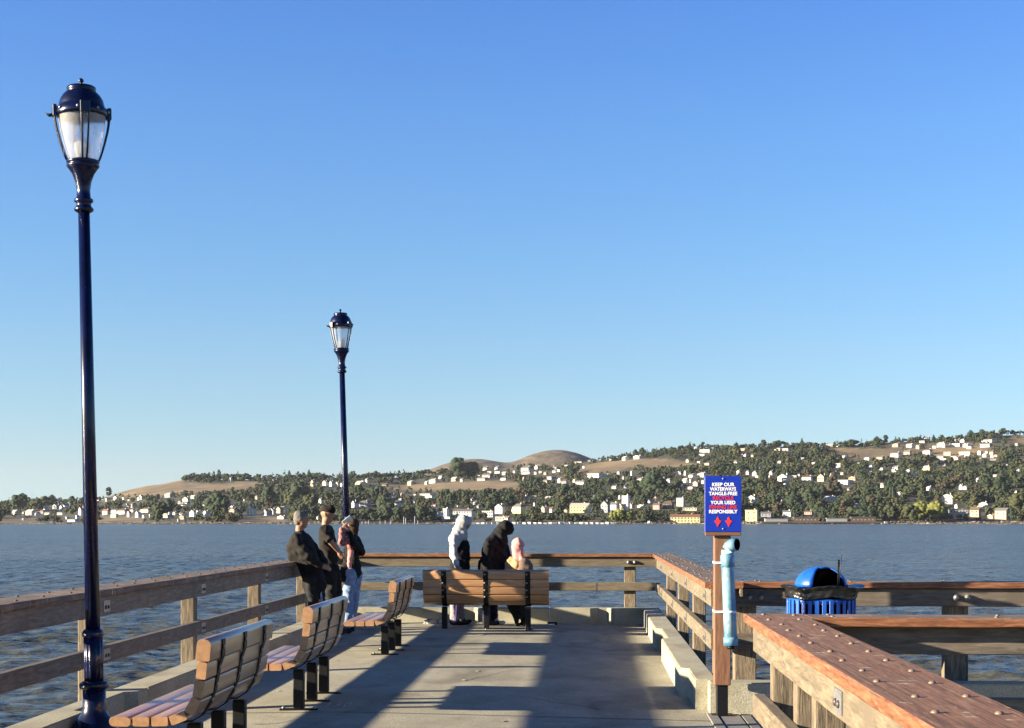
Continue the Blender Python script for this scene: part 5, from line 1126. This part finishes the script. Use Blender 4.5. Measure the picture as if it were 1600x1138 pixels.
# single trees that stand out in the photograph: u, base v, height px, kind, colour
SPEC = [(720, 752, 38, 'round', 'dark'), (735, 750, 30, 'round', 'dark'), (970, 818, 26, 'round', 'bright'), (983, 818, 22, 'round', 'bright'), (960, 818, 22, 'round', 'bright'), (1303, 776, 40, 'cone', 'brown'),
        (289, 750, 12, 'round', 'dark'), (299, 750, 13, 'round', 'dark'), (334, 750, 14, 'cone', 'dark'), (342, 750, 16, 'cone', 'dark'), (452, 752, 17, 'cone', 'dark'), (483, 750, 17, 'cone', 'dark'), (634, 745, 13, 'cone', 'dark'),
        (35, 800, 26, 'tall', 'dark'), (28, 800, 24, 'round', 'dark'), (81, 792, 19, 'round', 'dark'), (113, 790, 16, 'round', 'dark'), (160, 780, 14, 'round', 'dark'), (170, 780, 16, 'tall', 'dark'),
        (1438, 815, 32, 'round', 'bright'), (1463, 816, 34, 'round', 'bright'), (1450, 812, 30, 'round', 'olive'), (1424, 817, 30, 'round', 'olive'), (1428, 817, 16, 'round', 'olive'), (1392, 815, 28, 'round', 'olive'), (1495, 760, 18, 'wide', 'brown'), (1478, 772, 22, 'wide', 'brown'),
        (250, 812, 30, 'round', 'olive'), (262, 806, 26, 'round', 'dark'), (340, 806, 38, 'round', 'dark'), (332, 804, 34, 'round', 'dark'), (352, 808, 30, 'tall', 'dark'), (420, 792, 34, 'round', 'dark'), (470, 790, 38, 'round', 'dark'), (455, 796, 30, 'round', 'olive'), (485, 800, 30, 'round', 'olive'),
        (757, 790, 26, 'cone', 'dark'), (774, 792, 24, 'tall', 'dark'), (796, 790, 26, 'cone', 'dark'), (722, 780, 14, 'cone', 'dark'), (685, 778, 13, 'cone', 'dark'), (622, 780, 14, 'cone', 'dark'), (1025, 775, 36, 'round', 'dark'), (1015, 772, 34, 'round', 'dark'), (880, 780, 26, 'round', 'dark'), (940, 790, 22, 'wide', 'dark'),
        (600, 815, 26, 'wide', 'dark'), (575, 815, 22, 'round', 'dark'), (640, 815, 24, 'round', 'dark'), (620, 815, 22, 'wide', 'dark'), (860, 812, 10, 'wide', 'brown'), (838, 812, 11, 'wide', 'bright'), (848, 810, 10, 'round', 'brown'), (880, 810, 12, 'wide', 'brown'), (868, 811, 11, 'round', 'bright'),
        (750, 812, 14, 'round', 'olive'), (757, 812, 12, 'round', 'olive'), (1545, 806, 14, 'round', 'olive'), (1552, 805, 12, 'round', 'bright'), (1193, 700, 15, 'tall', 'dark'), (1253, 698, 14, 'cone', 'dark'), (1217, 698, 13, 'wide', 'dark'), (1330, 700, 15, 'wide', 'dark'), (1459, 692, 12, 'cone', 'dark'), (1472, 690, 11, 'tall', 'dark'),
        (1516, 684, 13, 'round', 'dark'), (1535, 682, 12, 'round', 'dark'), (1566, 681, 12, 'round', 'dark'), (1370, 698, 14, 'round', 'dark'), (1384, 697, 15, 'tall', 'dark'), (993, 714, 13, 'round', 'dark'), (1004, 713, 14, 'round', 'dark'), (1078, 706, 13, 'cone', 'dark'), (1098, 705, 12, 'tall', 'dark'),
        (1540, 770, 24, 'tall', 'dark'), (1375, 792, 26, 'cone', 'dark'), (1590, 800, 30, 'round', 'olive'), (1240, 795, 26, 'round', 'dark'), (1210, 793, 26, 'round', 'dark'), (1265, 793, 28, 'round', 'dark')]
singles = [[u, v, 0, h, k, c] for u, v, h, k, c in SPEC]
trees.sort(key=lambda t: -t[3] * (2 if -20 < t[0] < 1620 else 0))
for t_ in trees[:300 - len(singles)]: singles.append(t_)
rest = trees[300 - len(SPEC):]
items = []
NMK = {'round': 'rounded', 'wide': 'spreading', 'cone': 'pointed', 'tall': 'tall ragged'}; NMC = {'dark': 'dark green', 'olive': 'olive green', 'bright': 'yellow green', 'brown': 'brownish'}
for i, (u, v, q, h, kind, col) in enumerate(singles):
    p = ground(u, v); t = math.hypot(p.x, p.y); H = h * t / FPX; ms = HERO[(kind, col)]
    s = H * rg.uniform(0.9, 1.15)
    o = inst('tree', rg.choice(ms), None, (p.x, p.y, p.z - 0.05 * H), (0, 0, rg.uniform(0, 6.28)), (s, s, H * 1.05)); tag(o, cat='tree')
    size = 'small ' if h < 13 else 'big ' if h > 24 else ''
    items.append((o, '%s%s %s tree' % (size, NMC[col].split(' green')[0] if NMC[col] == 'dark green' and kind == 'tall' else NMC[col], NMK[kind]), u, v))
label_all(items, 'trees on the far hillside')
Vs, Fs, Ts, Ms, n = [], [], [], [], 0
for (u, v, q, h, kind, col) in rest:
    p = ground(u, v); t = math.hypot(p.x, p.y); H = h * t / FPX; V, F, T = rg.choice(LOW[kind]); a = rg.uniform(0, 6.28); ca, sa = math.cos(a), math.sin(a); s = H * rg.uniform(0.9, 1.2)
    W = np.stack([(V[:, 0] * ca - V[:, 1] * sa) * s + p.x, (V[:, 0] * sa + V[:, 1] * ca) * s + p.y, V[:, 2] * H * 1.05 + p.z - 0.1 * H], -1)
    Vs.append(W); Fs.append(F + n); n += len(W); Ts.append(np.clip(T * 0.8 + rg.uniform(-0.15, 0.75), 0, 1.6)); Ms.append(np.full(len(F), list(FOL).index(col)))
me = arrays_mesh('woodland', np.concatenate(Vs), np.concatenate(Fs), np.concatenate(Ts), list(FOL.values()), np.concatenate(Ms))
tag(link(bpy.data.objects.new('woodland', me)), kind='stuff')
print('trees', len(trees), 'rest', len(rest), 'tris', len(me.polygons), 'houses', len(rows))
# ------------------------------------------------------------------ people
def cloth(name, c, var=0.25, rough=0.9, scale=14):
    m = mat(name, c, rough, spec=0.3); noisy(m, [(0.3, tuple(x * (1 - var) for x in c)), (0.7, tuple(min(1, x * (1 + var)) for x in c))], (1, 1, 1), scale, 5, bump=0.25, bscale=60, bdist=0.004); return m
C = {'skin': cloth('skin', (0.26, 0.14, 0.09), 0.08, 0.55), 'skin2': cloth('skin_tan', (0.29, 0.16, 0.10), 0.08, 0.55), 'black': cloth('black_cloth', (0.006, 0.006, 0.007), 0.3), 'charcoal': cloth('charcoal_cloth', (0.0105, 0.009, 0.008), 0.3),
     'trouser': cloth('dark_trousers', (0.012, 0.012, 0.013), 0.3), 'jeans': cloth('light_jeans', (0.17, 0.25, 0.40), 0.3), 'navy': cloth('navy_cloth', (0.012, 0.015, 0.045), 0.3), 'white': cloth('white_cloth', (0.34, 0.335, 0.33), 0.12),
     'grey': cloth('pale_grey_trousers', (0.22, 0.20, 0.22), 0.25), 'pink': cloth('pink_scarf', (0.60, 0.24, 0.22), 0.2), 'floral': cloth('pink_patterned_cloth', (0.26, 0.11, 0.10), 0.8, scale=30), 'tan': cloth('tan_coat', (0.42, 0.25, 0.13), 0.15), 'bag': cloth('grey_brown_bag', (0.13, 0.09, 0.07), 0.2),
     'shoe': cloth('dark_shoe', (0.02, 0.02, 0.02), 0.2), 'wshoe': cloth('white_shoe', (0.6, 0.58, 0.55), 0.1), 'ghair': cloth('grey_hair', (0.13, 0.12, 0.108), 0.45, scale=50), 'bhair': cloth('black_hair', (0.012, 0.009, 0.008), 0.3), 'brhair': cloth('brown_hair', (0.05, 0.028, 0.018), 0.4, scale=40),
     'purple': cloth('purple_stripe', (0.06, 0.045, 0.18), 0.1), 'blue': cloth('pale_blue_stripe', (0.25, 0.30, 0.48), 0.1)}
def cap_mesh(bm, p0, r0, p1, r1):
    """closed tapered capsule"""
    d = p1 - p0; Lc = d.length
    if Lc < 1e-4: d = Vector((0, 0, 1)); Lc = 1e-4; p1 = p0 + d * Lc
    q = d.to_track_quat('Z', 'Y').to_matrix(); prof = []
    for i in range(1, 6): a = math.pi / 2 * i / 6; prof.append((r0 * math.sin(a), -r0 * math.cos(a)))
    prof.append((r0, 0)); prof.append(((r0 + r1) / 2, Lc / 2)); prof.append((r1, Lc))
    for i in range(1, 6): a = math.pi / 2 * (1 - i / 6); prof.append((r1 * math.sin(a), Lc + r1 * math.cos(a)))
    seg = 16; rings = [[bm.verts.new(p0 + q @ Vector((r * math.cos(2 * math.pi * k / seg), r * math.sin(2 * math.pi * k / seg), z))) for k in range(seg)] for r, z in prof]
    for i in range(len(rings) - 1):
        for k in range(seg): bm.faces.new((rings[i][k], rings[i][(k + 1) % seg], rings[i + 1][(k + 1) % seg], rings[i + 1][k]))
    b = bm.verts.new(p0 - q @ Vector((0, 0, r0))); t = bm.verts.new(p1 + q @ Vector((0, 0, r1)))
    for k in range(seg): bm.faces.new((b, rings[0][(k + 1) % seg], rings[0][k])); bm.faces.new((t, rings[-1][k], rings[-1][(k + 1) % seg]))
def blob(name, caps, parent, voxel=0.013, folds=0.009, smooth=4, origin=None):
    """caps: (p0, r0, p1, r1, material key) -> ONE continuous remeshed surface, coloured by the nearest piece"""
    bm = bmesh.new(); o0 = origin
    for p0, r0, p1, r1, mk in caps: cap_mesh(bm, p0 - o0, r0, p1 - o0, r1)
    me = bpy.data.meshes.new('tmp'); bm.to_mesh(me); bm.free(); o = bpy.data.objects.new('tmp', me); sc.collection.objects.link(o)
    md = o.modifiers.new('r', 'REMESH'); md.mode = 'VOXEL'; md.voxel_size = voxel; md.adaptivity = 0
    ms = o.modifiers.new('s', 'SMOOTH'); ms.factor = 0.5; ms.iterations = smooth
    bpy.context.view_layer.update(); dg = bpy.context.evaluated_depsgraph_get(); nm = bpy.data.meshes.new_from_object(o.evaluated_get(dg)); bpy.data.objects.remove(o)
    nv = len(nm.vertices); co = np.empty(nv * 3, dtype=np.float32); nm.vertices.foreach_get('co', co); co = co.reshape(-1, 3)
    no = np.empty(nv * 3, dtype=np.float32); nm.vertices.foreach_get('normal', no); no = no.reshape(-1, 3)
    keys = []; best = np.full(nv, 1e9); idx = np.zeros(nv, int); isk = np.zeros(nv, bool)
    for p0, r0, p1, r1, mk in caps:
        if mk not in keys: keys.append(mk)
        a = np.array(p0 - o0); b = np.array(p1 - o0); ab = b - a; L2 = max(1e-9, float(ab @ ab)); t = np.clip(((co - a) @ ab) / L2, 0, 1)
        dd = np.linalg.norm(co - (a + t[:, None] * ab), axis=1) - (r0 + (r1 - r0) * t)
        m_ = dd < best; best[m_] = dd[m_]; idx[m_] = keys.index(mk); isk[m_] = mk.startswith('skin')
    if folds:
        f = 28.0; ph = len(caps)
        w = np.sin(co[:, 0] * f + 3.0 * np.sin(co[:, 2] * 9 + ph)) * np.sin(co[:, 2] * f * 0.55 + 2.5 * np.sin(co[:, 1] * 11 + co[:, 0] * 7)) + 0.5 * np.sin(co[:, 0] * 61 + co[:, 2] * 43 + 2 * np.sin(co[:, 2] * 31))
        co = co + no * (w * folds * np.where(isk, 0.0, 1.0))[:, None]; nm.vertices.foreach_set('co', co.astype(np.float32).ravel())
    nm.materials.clear()
    for k in keys: nm.materials.append(C[k])
    npoly = len(nm.polygons); ls = np.empty(npoly, dtype=np.int32); nm.polygons.foreach_get('loop_start', ls); lv = np.empty(len(nm.loops), dtype=np.int32); nm.loops.foreach_get('vertex_index', lv)
    nm.polygons.foreach_set('material_index', idx[lv[ls]].astype(np.int32)); nm.polygons.foreach_set('use_smooth', np.ones(npoly, bool)); nm.update(); nm.name = name
    return link(bpy.data.objects.new(name, nm), parent)
def head_caps(c, f, sk='skin', k=1.0, nose=True):
    """skull, jaw, nose, ears round the centre c, looking along f"""
    f = f.normalized(); s = Vector((0, 0, 1)).cross(f).normalized(); up = f.cross(s) * 1.0
    if up.z < 0: up = -up
    P = lambda a, b, z: c + f * a * k + s * b * k + up * z * k
    out = [(P(-0.015, 0, 0.025), 0.086 * k, P(0.015, 0, 0.02), 0.082 * k, sk), (P(0.02, 0, 0.0), 0.072 * k, P(0.045, 0, -0.075), 0.042 * k, sk), (P(0.01, 0.03, -0.05), 0.045 * k, P(0.01, -0.03, -0.05), 0.045 * k, sk), (P(0.08, 0.022, 0.03), 0.016 * k, P(0.08, -0.022, 0.03), 0.016 * k, sk)]
    if nose: out += [(P(0.09, 0, 0.012), 0.010 * k, P(0.108, 0, -0.014), 0.013 * k, sk), (P(0.082, 0.014, -0.045), 0.010 * k, P(0.082, -0.014, -0.045), 0.010 * k, sk)]
    for e in (1, -1): out.append((P(-0.005, 0.082 * e, 0.012), 0.015 * k, P(0.0, 0.080 * e, -0.02), 0.010 * k, sk))
    return out, P
def hand_caps(w, d, n, sk='skin', k=1.0, curl=0.5):
    """palm at w pointing along d, palm facing n: four unequal bent fingers and a thumb"""
    d = d.normalized(); n = (n - d * n.dot(d)).normalized(); s = d.cross(n)
    out = [(w, 0.026 * k, w + d * 0.035 * k, 0.030 * k, sk), (w + d * 0.03 * k + s * 0.022 * k, 0.018 * k, w + d * 0.075 * k + s * 0.026 * k, 0.014 * k, sk), (w + d * 0.03 * k - s * 0.022 * k, 0.018 * k, w + d * 0.072 * k - s * 0.026 * k, 0.014 * k, sk)]
    for q, ln in ((-0.030, 0.055), (-0.010, 0.068), (0.011, 0.072), (0.032, 0.062)):
        a = w + d * 0.078 * k + s * q * k; b = a + (d + n * curl * 0.5).normalized() * ln * 0.5 * k; e = b + (d + n * curl * 1.6).normalized() * ln * 0.5 * k
        out += [(a, 0.0105 * k, b, 0.0098 * k, sk), (b, 0.0098 * k, e, 0.0085 * k, sk)]
    a = w + d * 0.02 * k + s * 0.03 * k; b = a + (d * 0.6 + s * 0.8 + n * 0.3).normalized() * 0.04 * k; e = b + (d + s * 0.2 + n * 0.5).normalized() * 0.03 * k
    out += [(a, 0.013 * k, b, 0.011 * k, sk), (b, 0.011 * k, e, 0.010 * k, sk)]
    return out
def shoe_caps(a, d, mk='shoe', k=1.0):
    d = d.normalized(); z = Vector((0, 0, 1)); g = Vector((a.x, a.y, deck_z(a.x) + 0.035 * k))
    return [(g - d * 0.04 * k, 0.040 * k, g + d * 0.10 * k, 0.036 * k, mk), (g + d * 0.10 * k, 0.037 * k, g + d * 0.17 * k, 0.030 * k, mk), (g + z * 0.05 * k, 0.042 * k, g + z * 0.02 * k + d * 0.05 * k, 0.04 * k, mk)]
def maker(y0):
    return lambda u, v, dy=0.0: at_y(u, v, y0 + dy)
def base_of(J, u): p = J(u, 900); return Vector((p.x, p.y, deck_z(p.x)))
def ground_pt(p): return Vector((p.x, p.y, deck_z(p.x) + 0.09))
PG = 'people standing at the end of the pier'
def person(y0, u0, label):
    J = maker(y0); b = base_of(J, u0); r = empty('person', b, label=label, cat='person', group=PG); return J, b, r
X1 = Vector((1, 0, 0))

# --- grey haired man leaning back on the railing
J, b, r = person(20.8, 492, 'grey haired man in a black jacket leaning back against the left railing')
hd, P = head_caps(J(470.5, 812.5), Vector((0.9, 0.42, 0.05)), 'skin')
caps = hd + [(J(468.5, 820), 0.055, J(468, 832), 0.060, 'skin'), (J(468, 834), 0.072, J(469, 838), 0.085, 'black')]
caps += [(J(470, 847), 0.145, J(480, 872), 0.155, 'charcoal'), (J(464, 850), 0.125, J(476, 874), 0.13, 'charcoal'), (J(480, 872), 0.155, J(489, 905), 0.150, 'black'), (J(489, 902), 0.155, J(491, 914), 0.165, 'black')]
caps += [(J(463, 843, -0.17), 0.085, J(478, 841, 0.17), 0.08, 'charcoal'), (J(462, 845, -0.19), 0.082, J(480, 869, -0.25), 0.072, 'charcoal'), (J(480, 869, -0.25), 0.072, J(499, 883, -0.16), 0.055, 'charcoal'),
         (J(480, 843, 0.18), 0.075, J(499, 868, 0.2), 0.066, 'charcoal'), (J(499, 868, 0.2), 0.066, J(508, 880, 0.05), 0.05, 'charcoal'), (J(457, 858), 0.09, J(462, 872), 0.10, 'charcoal')]
caps += hand_caps(J(503, 885, -0.15), Vector((0.9, 0.3, -0.3)), Vector((0, 0.7, -0.6)), 'skin')
for dy, u1, u2, u3 in ((-0.09, 487, 490, 492), (0.10, 496, 502, 506)):
    a = ground_pt(J(u3, 1000, dy)); caps += [(J(u1, 906, dy), 0.100, J(u2, 948, dy), 0.072, 'trouser'), (J(u2, 948, dy), 0.072, a, 0.058, 'trouser')] + shoe_caps(a, Vector((0.95, 0.3, 0)))
blob('body', caps, r, origin=b)
hair = [(P(-0.02, 0, 0.045), 0.088, P(0.02, 0, 0.05), 0.078, 'ghair'), (P(-0.045, 0, 0.01), 0.068, P(-0.05, 0, -0.03), 0.052, 'ghair'), (P(-0.02, 0.06, 0.02), 0.035, P(-0.02, -0.06, 0.02), 0.035, 'ghair')]
blob('hair', hair, r, 0.009, 0.004, 2, origin=b)
st_ = [(J(500, 912, -0.06), 0.016, J(503, 946, -0.06), 0.016, 'blue'), (J(503, 946, -0.06), 0.016, J(504.5, 985, -0.05), 0.014, 'blue')]
blob('trouser_stripe', st_, r, 0.008, 0, 1, origin=b)

# --- youth in a black t-shirt
J, b, r = person(21.4, 518, 'slim youth with thick black hair and a black t-shirt beside the grey haired man')
hd, P = head_caps(J(511.5, 804), Vector((0.97, -0.2, -0.03)), 'skin2', 0.98)
caps = hd + [(J(509, 812), 0.050, J(508.5, 822), 0.054, 'skin2'), (J(507, 828, -0.15), 0.070, J(513, 828, 0.15), 0.068, 'charcoal'), (J(510, 836), 0.115, J(513, 862), 0.112, 'charcoal'), (J(513, 862), 0.115, J(516, 888), 0.125, 'black'), (J(516, 888), 0.13, J(518, 900), 0.13, 'black')]
caps += [(J(506, 829, -0.16), 0.068, J(514, 843, -0.22), 0.060, 'charcoal'), (J(514, 843, -0.22), 0.052, J(518.5, 849, -0.22), 0.040, 'skin2'), (J(518, 849, -0.22), 0.038, J(528, 861, -0.12), 0.028, 'skin2'), (J(514, 829, 0.16), 0.066, J(520, 848, 0.2), 0.056, 'charcoal'), (J(520, 848, 0.2), 0.038, J(530, 862, 0.05), 0.03, 'skin2')]
caps += hand_caps(J(529, 862, -0.11), Vector((0.5, 0.1, -0.9)), Vector((0.3, 0.9, 0)), 'skin2', 0.95)
for dy, u1, u2, u3 in ((-0.09, 516, 518, 518), (0.09, 522, 527, 528)):
    a = ground_pt(J(u3, 990, dy)); caps += [(J(u1, 900, dy), 0.098, J(u2, 940, dy), 0.078, 'trouser'), (J(u2, 940, dy), 0.078, a, 0.058, 'trouser')] + shoe_caps(a, Vector((0.95, 0.2, 0)))
blob('body', caps, r, origin=b)
hair = [(P(-0.02, 0, 0.055), 0.086, P(0.04, 0, 0.065), 0.076, 'bhair'), (P(0.07, 0, 0.085), 0.040, P(0.085, 0, 0.07), 0.034, 'bhair'), (P(-0.06, 0, 0.04), 0.055, P(-0.055, 0, 0.0), 0.045, 'bhair')]
blob('hair', hair, r, 0.009, 0.004, 2, origin=b)

# --- woman holding a phone up
J, b, r = person(22.0, 549, 'woman in black top and light blue jeans holding a phone up by the lamp')
hd, P = head_caps(J(550.5, 823), Vector((-0.8, 0.6, 0.0)), 'skin2', 0.95)
caps = hd + [(J(551, 831), 0.048, J(551, 838), 0.052, 'skin2'), (J(546, 843, -0.15), 0.068, J(556, 843, 0.15), 0.068, 'black'), (J(549, 850), 0.112, J(550, 872), 0.105, 'black'), (J(550, 872), 0.108, J(551, 892), 0.135, 'black')]
caps += [(J(545, 844, -0.17), 0.064, J(533, 848, -0.28), 0.052, 'floral'), (J(533, 848, -0.28), 0.050, J(535, 828, -0.22), 0.040, 'floral'), (J(535, 828, -0.22), 0.032, J(538, 822, -0.18), 0.026, 'skin2')]
caps += hand_caps(J(538, 823, -0.17), Vector((0.45, 0.2, 0.85)), Vector((0.6, 0.5, -0.2)), 'skin2', 0.9, 0.8)
caps += [(J(557, 845, 0.10), 0.066, J(565, 863, 0.0), 0.056, 'black'), (J(565, 863, 0.0), 0.054, J(553, 848, -0.22), 0.045, 'black'), (J(553, 848, -0.22), 0.040, J(547, 832, -0.20), 0.030, 'black')]
caps += hand_caps(J(546, 830, -0.20), Vector((-0.5, 0.1, 0.85)), Vector((-0.6, 0.5, 0)), 'skin2', 0.9, 0.8)
caps += [(J(548, 872, 0.0), 0.09, J(538, 902, -0.1), 0.085, 'black'), (J(538, 902, -0.1), 0.08, J(548, 908, 0), 0.085, 'black'), (J(530, 898, -0.05), 0.06, J(522, 902, -0.02), 0.04, 'black')]
for dy, u1, u2, u3 in ((-0.08, 547, 544, 543), (0.08, 556, 553, 549)):
    a = ground_pt(J(u3, 984, dy)); caps += [(J(u1, 896, dy), 0.098, J(u2, 935, dy), 0.078, 'jeans'), (J(u2, 935, dy), 0.076, a, 0.060, 'jeans')] + shoe_caps(a, Vector((-0.5, 0.85, 0)))
blob('body', caps, r, origin=b)
blob('hair', [(P(-0.02, 0, 0.035), 0.088, P(0.015, 0, 0.04), 0.080, 'brhair'), (P(-0.035, 0, -0.01), 0.070, P(-0.04, 0, -0.12), 0.05, 'brhair')], r, 0.009, 0.005, 2, origin=b)
blob('scarf', [(J(546, 846, -0.12), 0.045, J(548, 862, -0.16), 0.04, 'floral'), (J(548, 862, -0.16), 0.042, J(546, 884, -0.19), 0.032, 'pink')], r, 0.009, 0.006, 2, origin=b)
ph = J(542.5, 813.5, -0.16); bm = bmesh.new(); add_box(bm, -0.038, 0.038, -0.005, 0.005, -0.075, 0.075, 0.004)
ph_ = fin('phone', bm, [C['wshoe']]); ph_.location = ph; ph_.rotation_euler = (0.1, 0.9, 0.5); tag(ph_, 'white phone held up in the hands of the woman in jeans', 'phone')

# --- person in a white headscarf
J, b, r = person(23.15, 718, 'person in a white headscarf and black dress resting a hand on the bench')
hd, P = head_caps(J(724.5, 819), Vector((0.92, 0.35, -0.25)), 'skin', 0.98)
caps = hd + [(J(719, 828), 0.055, J(717, 836), 0.062, 'white'), (J(712, 842, -0.14), 0.072, J(720, 842, 0.15), 0.070, 'white'), (J(716, 848), 0.112, J(717, 868), 0.118, 'black'), (J(717, 868), 0.122, J(717, 900), 0.155, 'black'), (J(717, 900), 0.155, J(716, 925), 0.16, 'black'), (J(722, 852), 0.11, J(725, 885), 0.10, 'black')]
caps += [(J(709.5, 843, -0.17), 0.074, J(708, 866, -0.34), 0.060, 'white'), (J(708, 866, -0.34), 0.060, J(714, 884, -0.60), 0.042, 'white')]
caps += hand_caps(J(714.5, 885, -0.62), Vector((0.35, -0.65, -0.65)), Vector((0, 0.5, -0.8)), 'skin', 0.9, 0.7)
caps += [(J(722, 843, 0.16), 0.070, J(726, 866, 0.2), 0.058, 'black'), (J(726, 866, 0.2), 0.055, J(728, 885, 0.0), 0.04, 'black')]
for dy, u1, u3 in ((-0.07, 711.5, 709.5), (0.08, 719, 718)):
    a = ground_pt(J(u3, 976, dy)); caps += [(J(u1, 915, dy), 0.092, J((u1 + u3) / 2, 945, dy), 0.074, 'grey'), (J((u1 + u3) / 2, 945, dy), 0.072, a, 0.062, 'grey')] + shoe_caps(a, Vector((0.85, 0.4, 0)))
blob('body', caps, r, origin=b)
sc_ = [(P(-0.02, 0, 0.035), 0.108, P(0.02, 0, 0.045), 0.098, 'white'), (P(-0.03, 0, -0.02), 0.098, J(716, 834), 0.100, 'white'), (P(0.0, 0, -0.10), 0.085, J(722, 838, -0.03), 0.085, 'white'), (J(716, 834, 0.02), 0.098, J(712, 843, -0.05), 0.110, 'white'), (J(713, 841, -0.1), 0.085, J(711, 850, -0.13), 0.075, 'white')]
blob('headscarf', sc_, r, 0.010, 0.007, 2, origin=b)
blob('trouser_stripe', [(J(714, 936, -0.15), 0.014, J(712.5, 972, -0.13), 0.014, 'purple')], r, 0.008, 0, 1, origin=b)

# --- person in a black headscarf and cloak
J, b, r = person(23.2, 770, 'person in a black headscarf and long black cloak bending towards the child')
hd, P = head_caps(J(789, 828), Vector((0.75, 0.15, -0.55)), 'skin', 0.98)
caps = hd + [(J(783, 833), 0.060, J(778, 840), 0.070, 'black'), (J(766, 848, -0.15), 0.085, J(782, 848, 0.16), 0.080, 'black'), (J(773, 854), 0.150, J(770, 880), 0.175, 'black'), (J(770, 880), 0.18, J(770, 908), 0.185, 'black'), (J(760, 880), 0.12, J(758, 905), 0.13, 'black'), (J(781, 870), 0.12, J(786, 900), 0.125, 'black')]
caps += [(J(764, 851, -0.18), 0.085, J(759, 876, -0.20), 0.080, 'black'), (J(759, 876, -0.2), 0.078, J(765, 900, -0.2), 0.060, 'black'), (J(786, 851, 0.12), 0.078, J(793, 872, 0.1), 0.066, 'black'), (J(793, 872, 0.1), 0.062, J(799, 886, 0.05), 0.045, 'black')]
caps += hand_caps(J(799, 887, 0.05), Vector((0.6, 0.1, -0.7)), Vector((0.5, 0.6, 0)), 'skin', 0.9, 0.6)
for dy, u1, u3, mk in ((-0.09, 761, 760.5, 'shoe'), (0.09, 771, 770.5, 'wshoe')):
    a = ground_pt(J(u3, 977, dy)); caps += [(J(u1, 905, dy), 0.10, J(u1, 942, dy), 0.076, 'navy'), (J(u1, 942, dy), 0.074, a, 0.062, 'navy')] + shoe_caps(a, Vector((0.8, -0.25 if mk == 'wshoe' else 0.4, 0)), mk)
blob('body', caps, r, origin=b)
sc_ = [(P(-0.02, 0, 0.035), 0.112, P(0.02, 0, 0.045), 0.098, 'black'), (P(0.07, 0, 0.02), 0.05, P(0.07, 0, 0.06), 0.055, 'black'), (P(-0.03, 0, -0.02), 0.105, J(776, 841), 0.105, 'black'), (J(782, 838, -0.02), 0.10, J(785, 848, -0.04), 0.09, 'black'), (J(774, 842, 0), 0.10, J(768, 848, -0.1), 0.10, 'black')]
blob('headscarf', sc_, r, 0.010, 0.006, 2, origin=b)

# --- child
J, b, r = person(23.05, 808, 'small child in a pink headscarf and tan coat behind the right half of the bench')
hd, P = head_caps(J(809.5, 854), Vector((0.3, 0.95, -0.1)), 'skin2', 0.88)
caps = hd + [(J(809, 862), 0.045, J(809, 869), 0.05, 'tan'), (J(798, 878), 0.075, J(821, 878), 0.075, 'tan'), (J(809, 882), 0.125, J(808, 900), 0.135, 'tan'), (J(808, 900), 0.14, J(806, 912), 0.145, 'tan')]
caps += [(J(796, 879), 0.068, J(793, 896, -0.04), 0.058, 'tan'), (J(793, 896, -0.04), 0.056, J(797, 908, 0.05), 0.042, 'tan'), (J(822, 880), 0.066, J(827, 896), 0.056, 'tan'), (J(827, 896), 0.054, J(824, 908, 0.06), 0.04, 'tan')]
caps += hand_caps(J(798, 910, 0.06), Vector((0.3, 0.3, -0.9)), Vector((0.5, 0.8, 0)), 'skin2', 0.7)
caps += [(J(805, 910), 0.14, J(803, 938), 0.145, 'black'), (J(803, 938), 0.14, J(809, 958), 0.10, 'black')]
for dy, u3 in ((-0.06, 807), (0.06, 818)):
    a = ground_pt(J(u3, 979, dy)); caps += [(J(u3 - 1, 950, dy), 0.055, a, 0.04, 'black')] + shoe_caps(a, Vector((0.3, 0.9, 0)), 'shoe', 0.8)
blob('body', caps, r, origin=b)
blob('headscarf', [(P(-0.02, 0, 0.035), 0.098, P(0.015, 0, 0.03), 0.094, 'pink'), (P(-0.03, 0, -0.02), 0.092, J(809, 870, -0.03), 0.085, 'pink'), (J(812, 862, -0.06), 0.05, J(816, 877, -0.1), 0.035, 'pink')], r, 0.009, 0.006, 2, origin=b)
blob('backpack', [(J(819, 881, -0.13), 0.085, J(824, 886, -0.12), 0.09, 'bag'), (J(817, 892, -0.14), 0.085, J(826, 896, -0.12), 0.085, 'bag')], r, 0.010, 0.002, 2, origin=b)
# ------------------------------------------------------------------ the air over the bay
def make_haze(density):
    V, F = box_vf(-9600, 9600, -3600, 9000, -9.5, 290)
    m = bpy.data.materials.new('haze_air'); m.use_nodes = True; m.node_tree.nodes.clear()
    out = N(m, 'ShaderNodeOutputMaterial'); pv = N(m, 'ShaderNodeVolumePrincipled')
    pv.inputs['Color'].default_value = (0.80, 0.88, 1.0, 1); pv.inputs['Density'].default_value = density; pv.inputs['Anisotropy'].default_value = 0.2
    L(m, pv.outputs[0], out.inputs['Volume'])
    tag(pydata('haze', V, F, [m]), kind='stuff')
make_haze(1.7e-5)
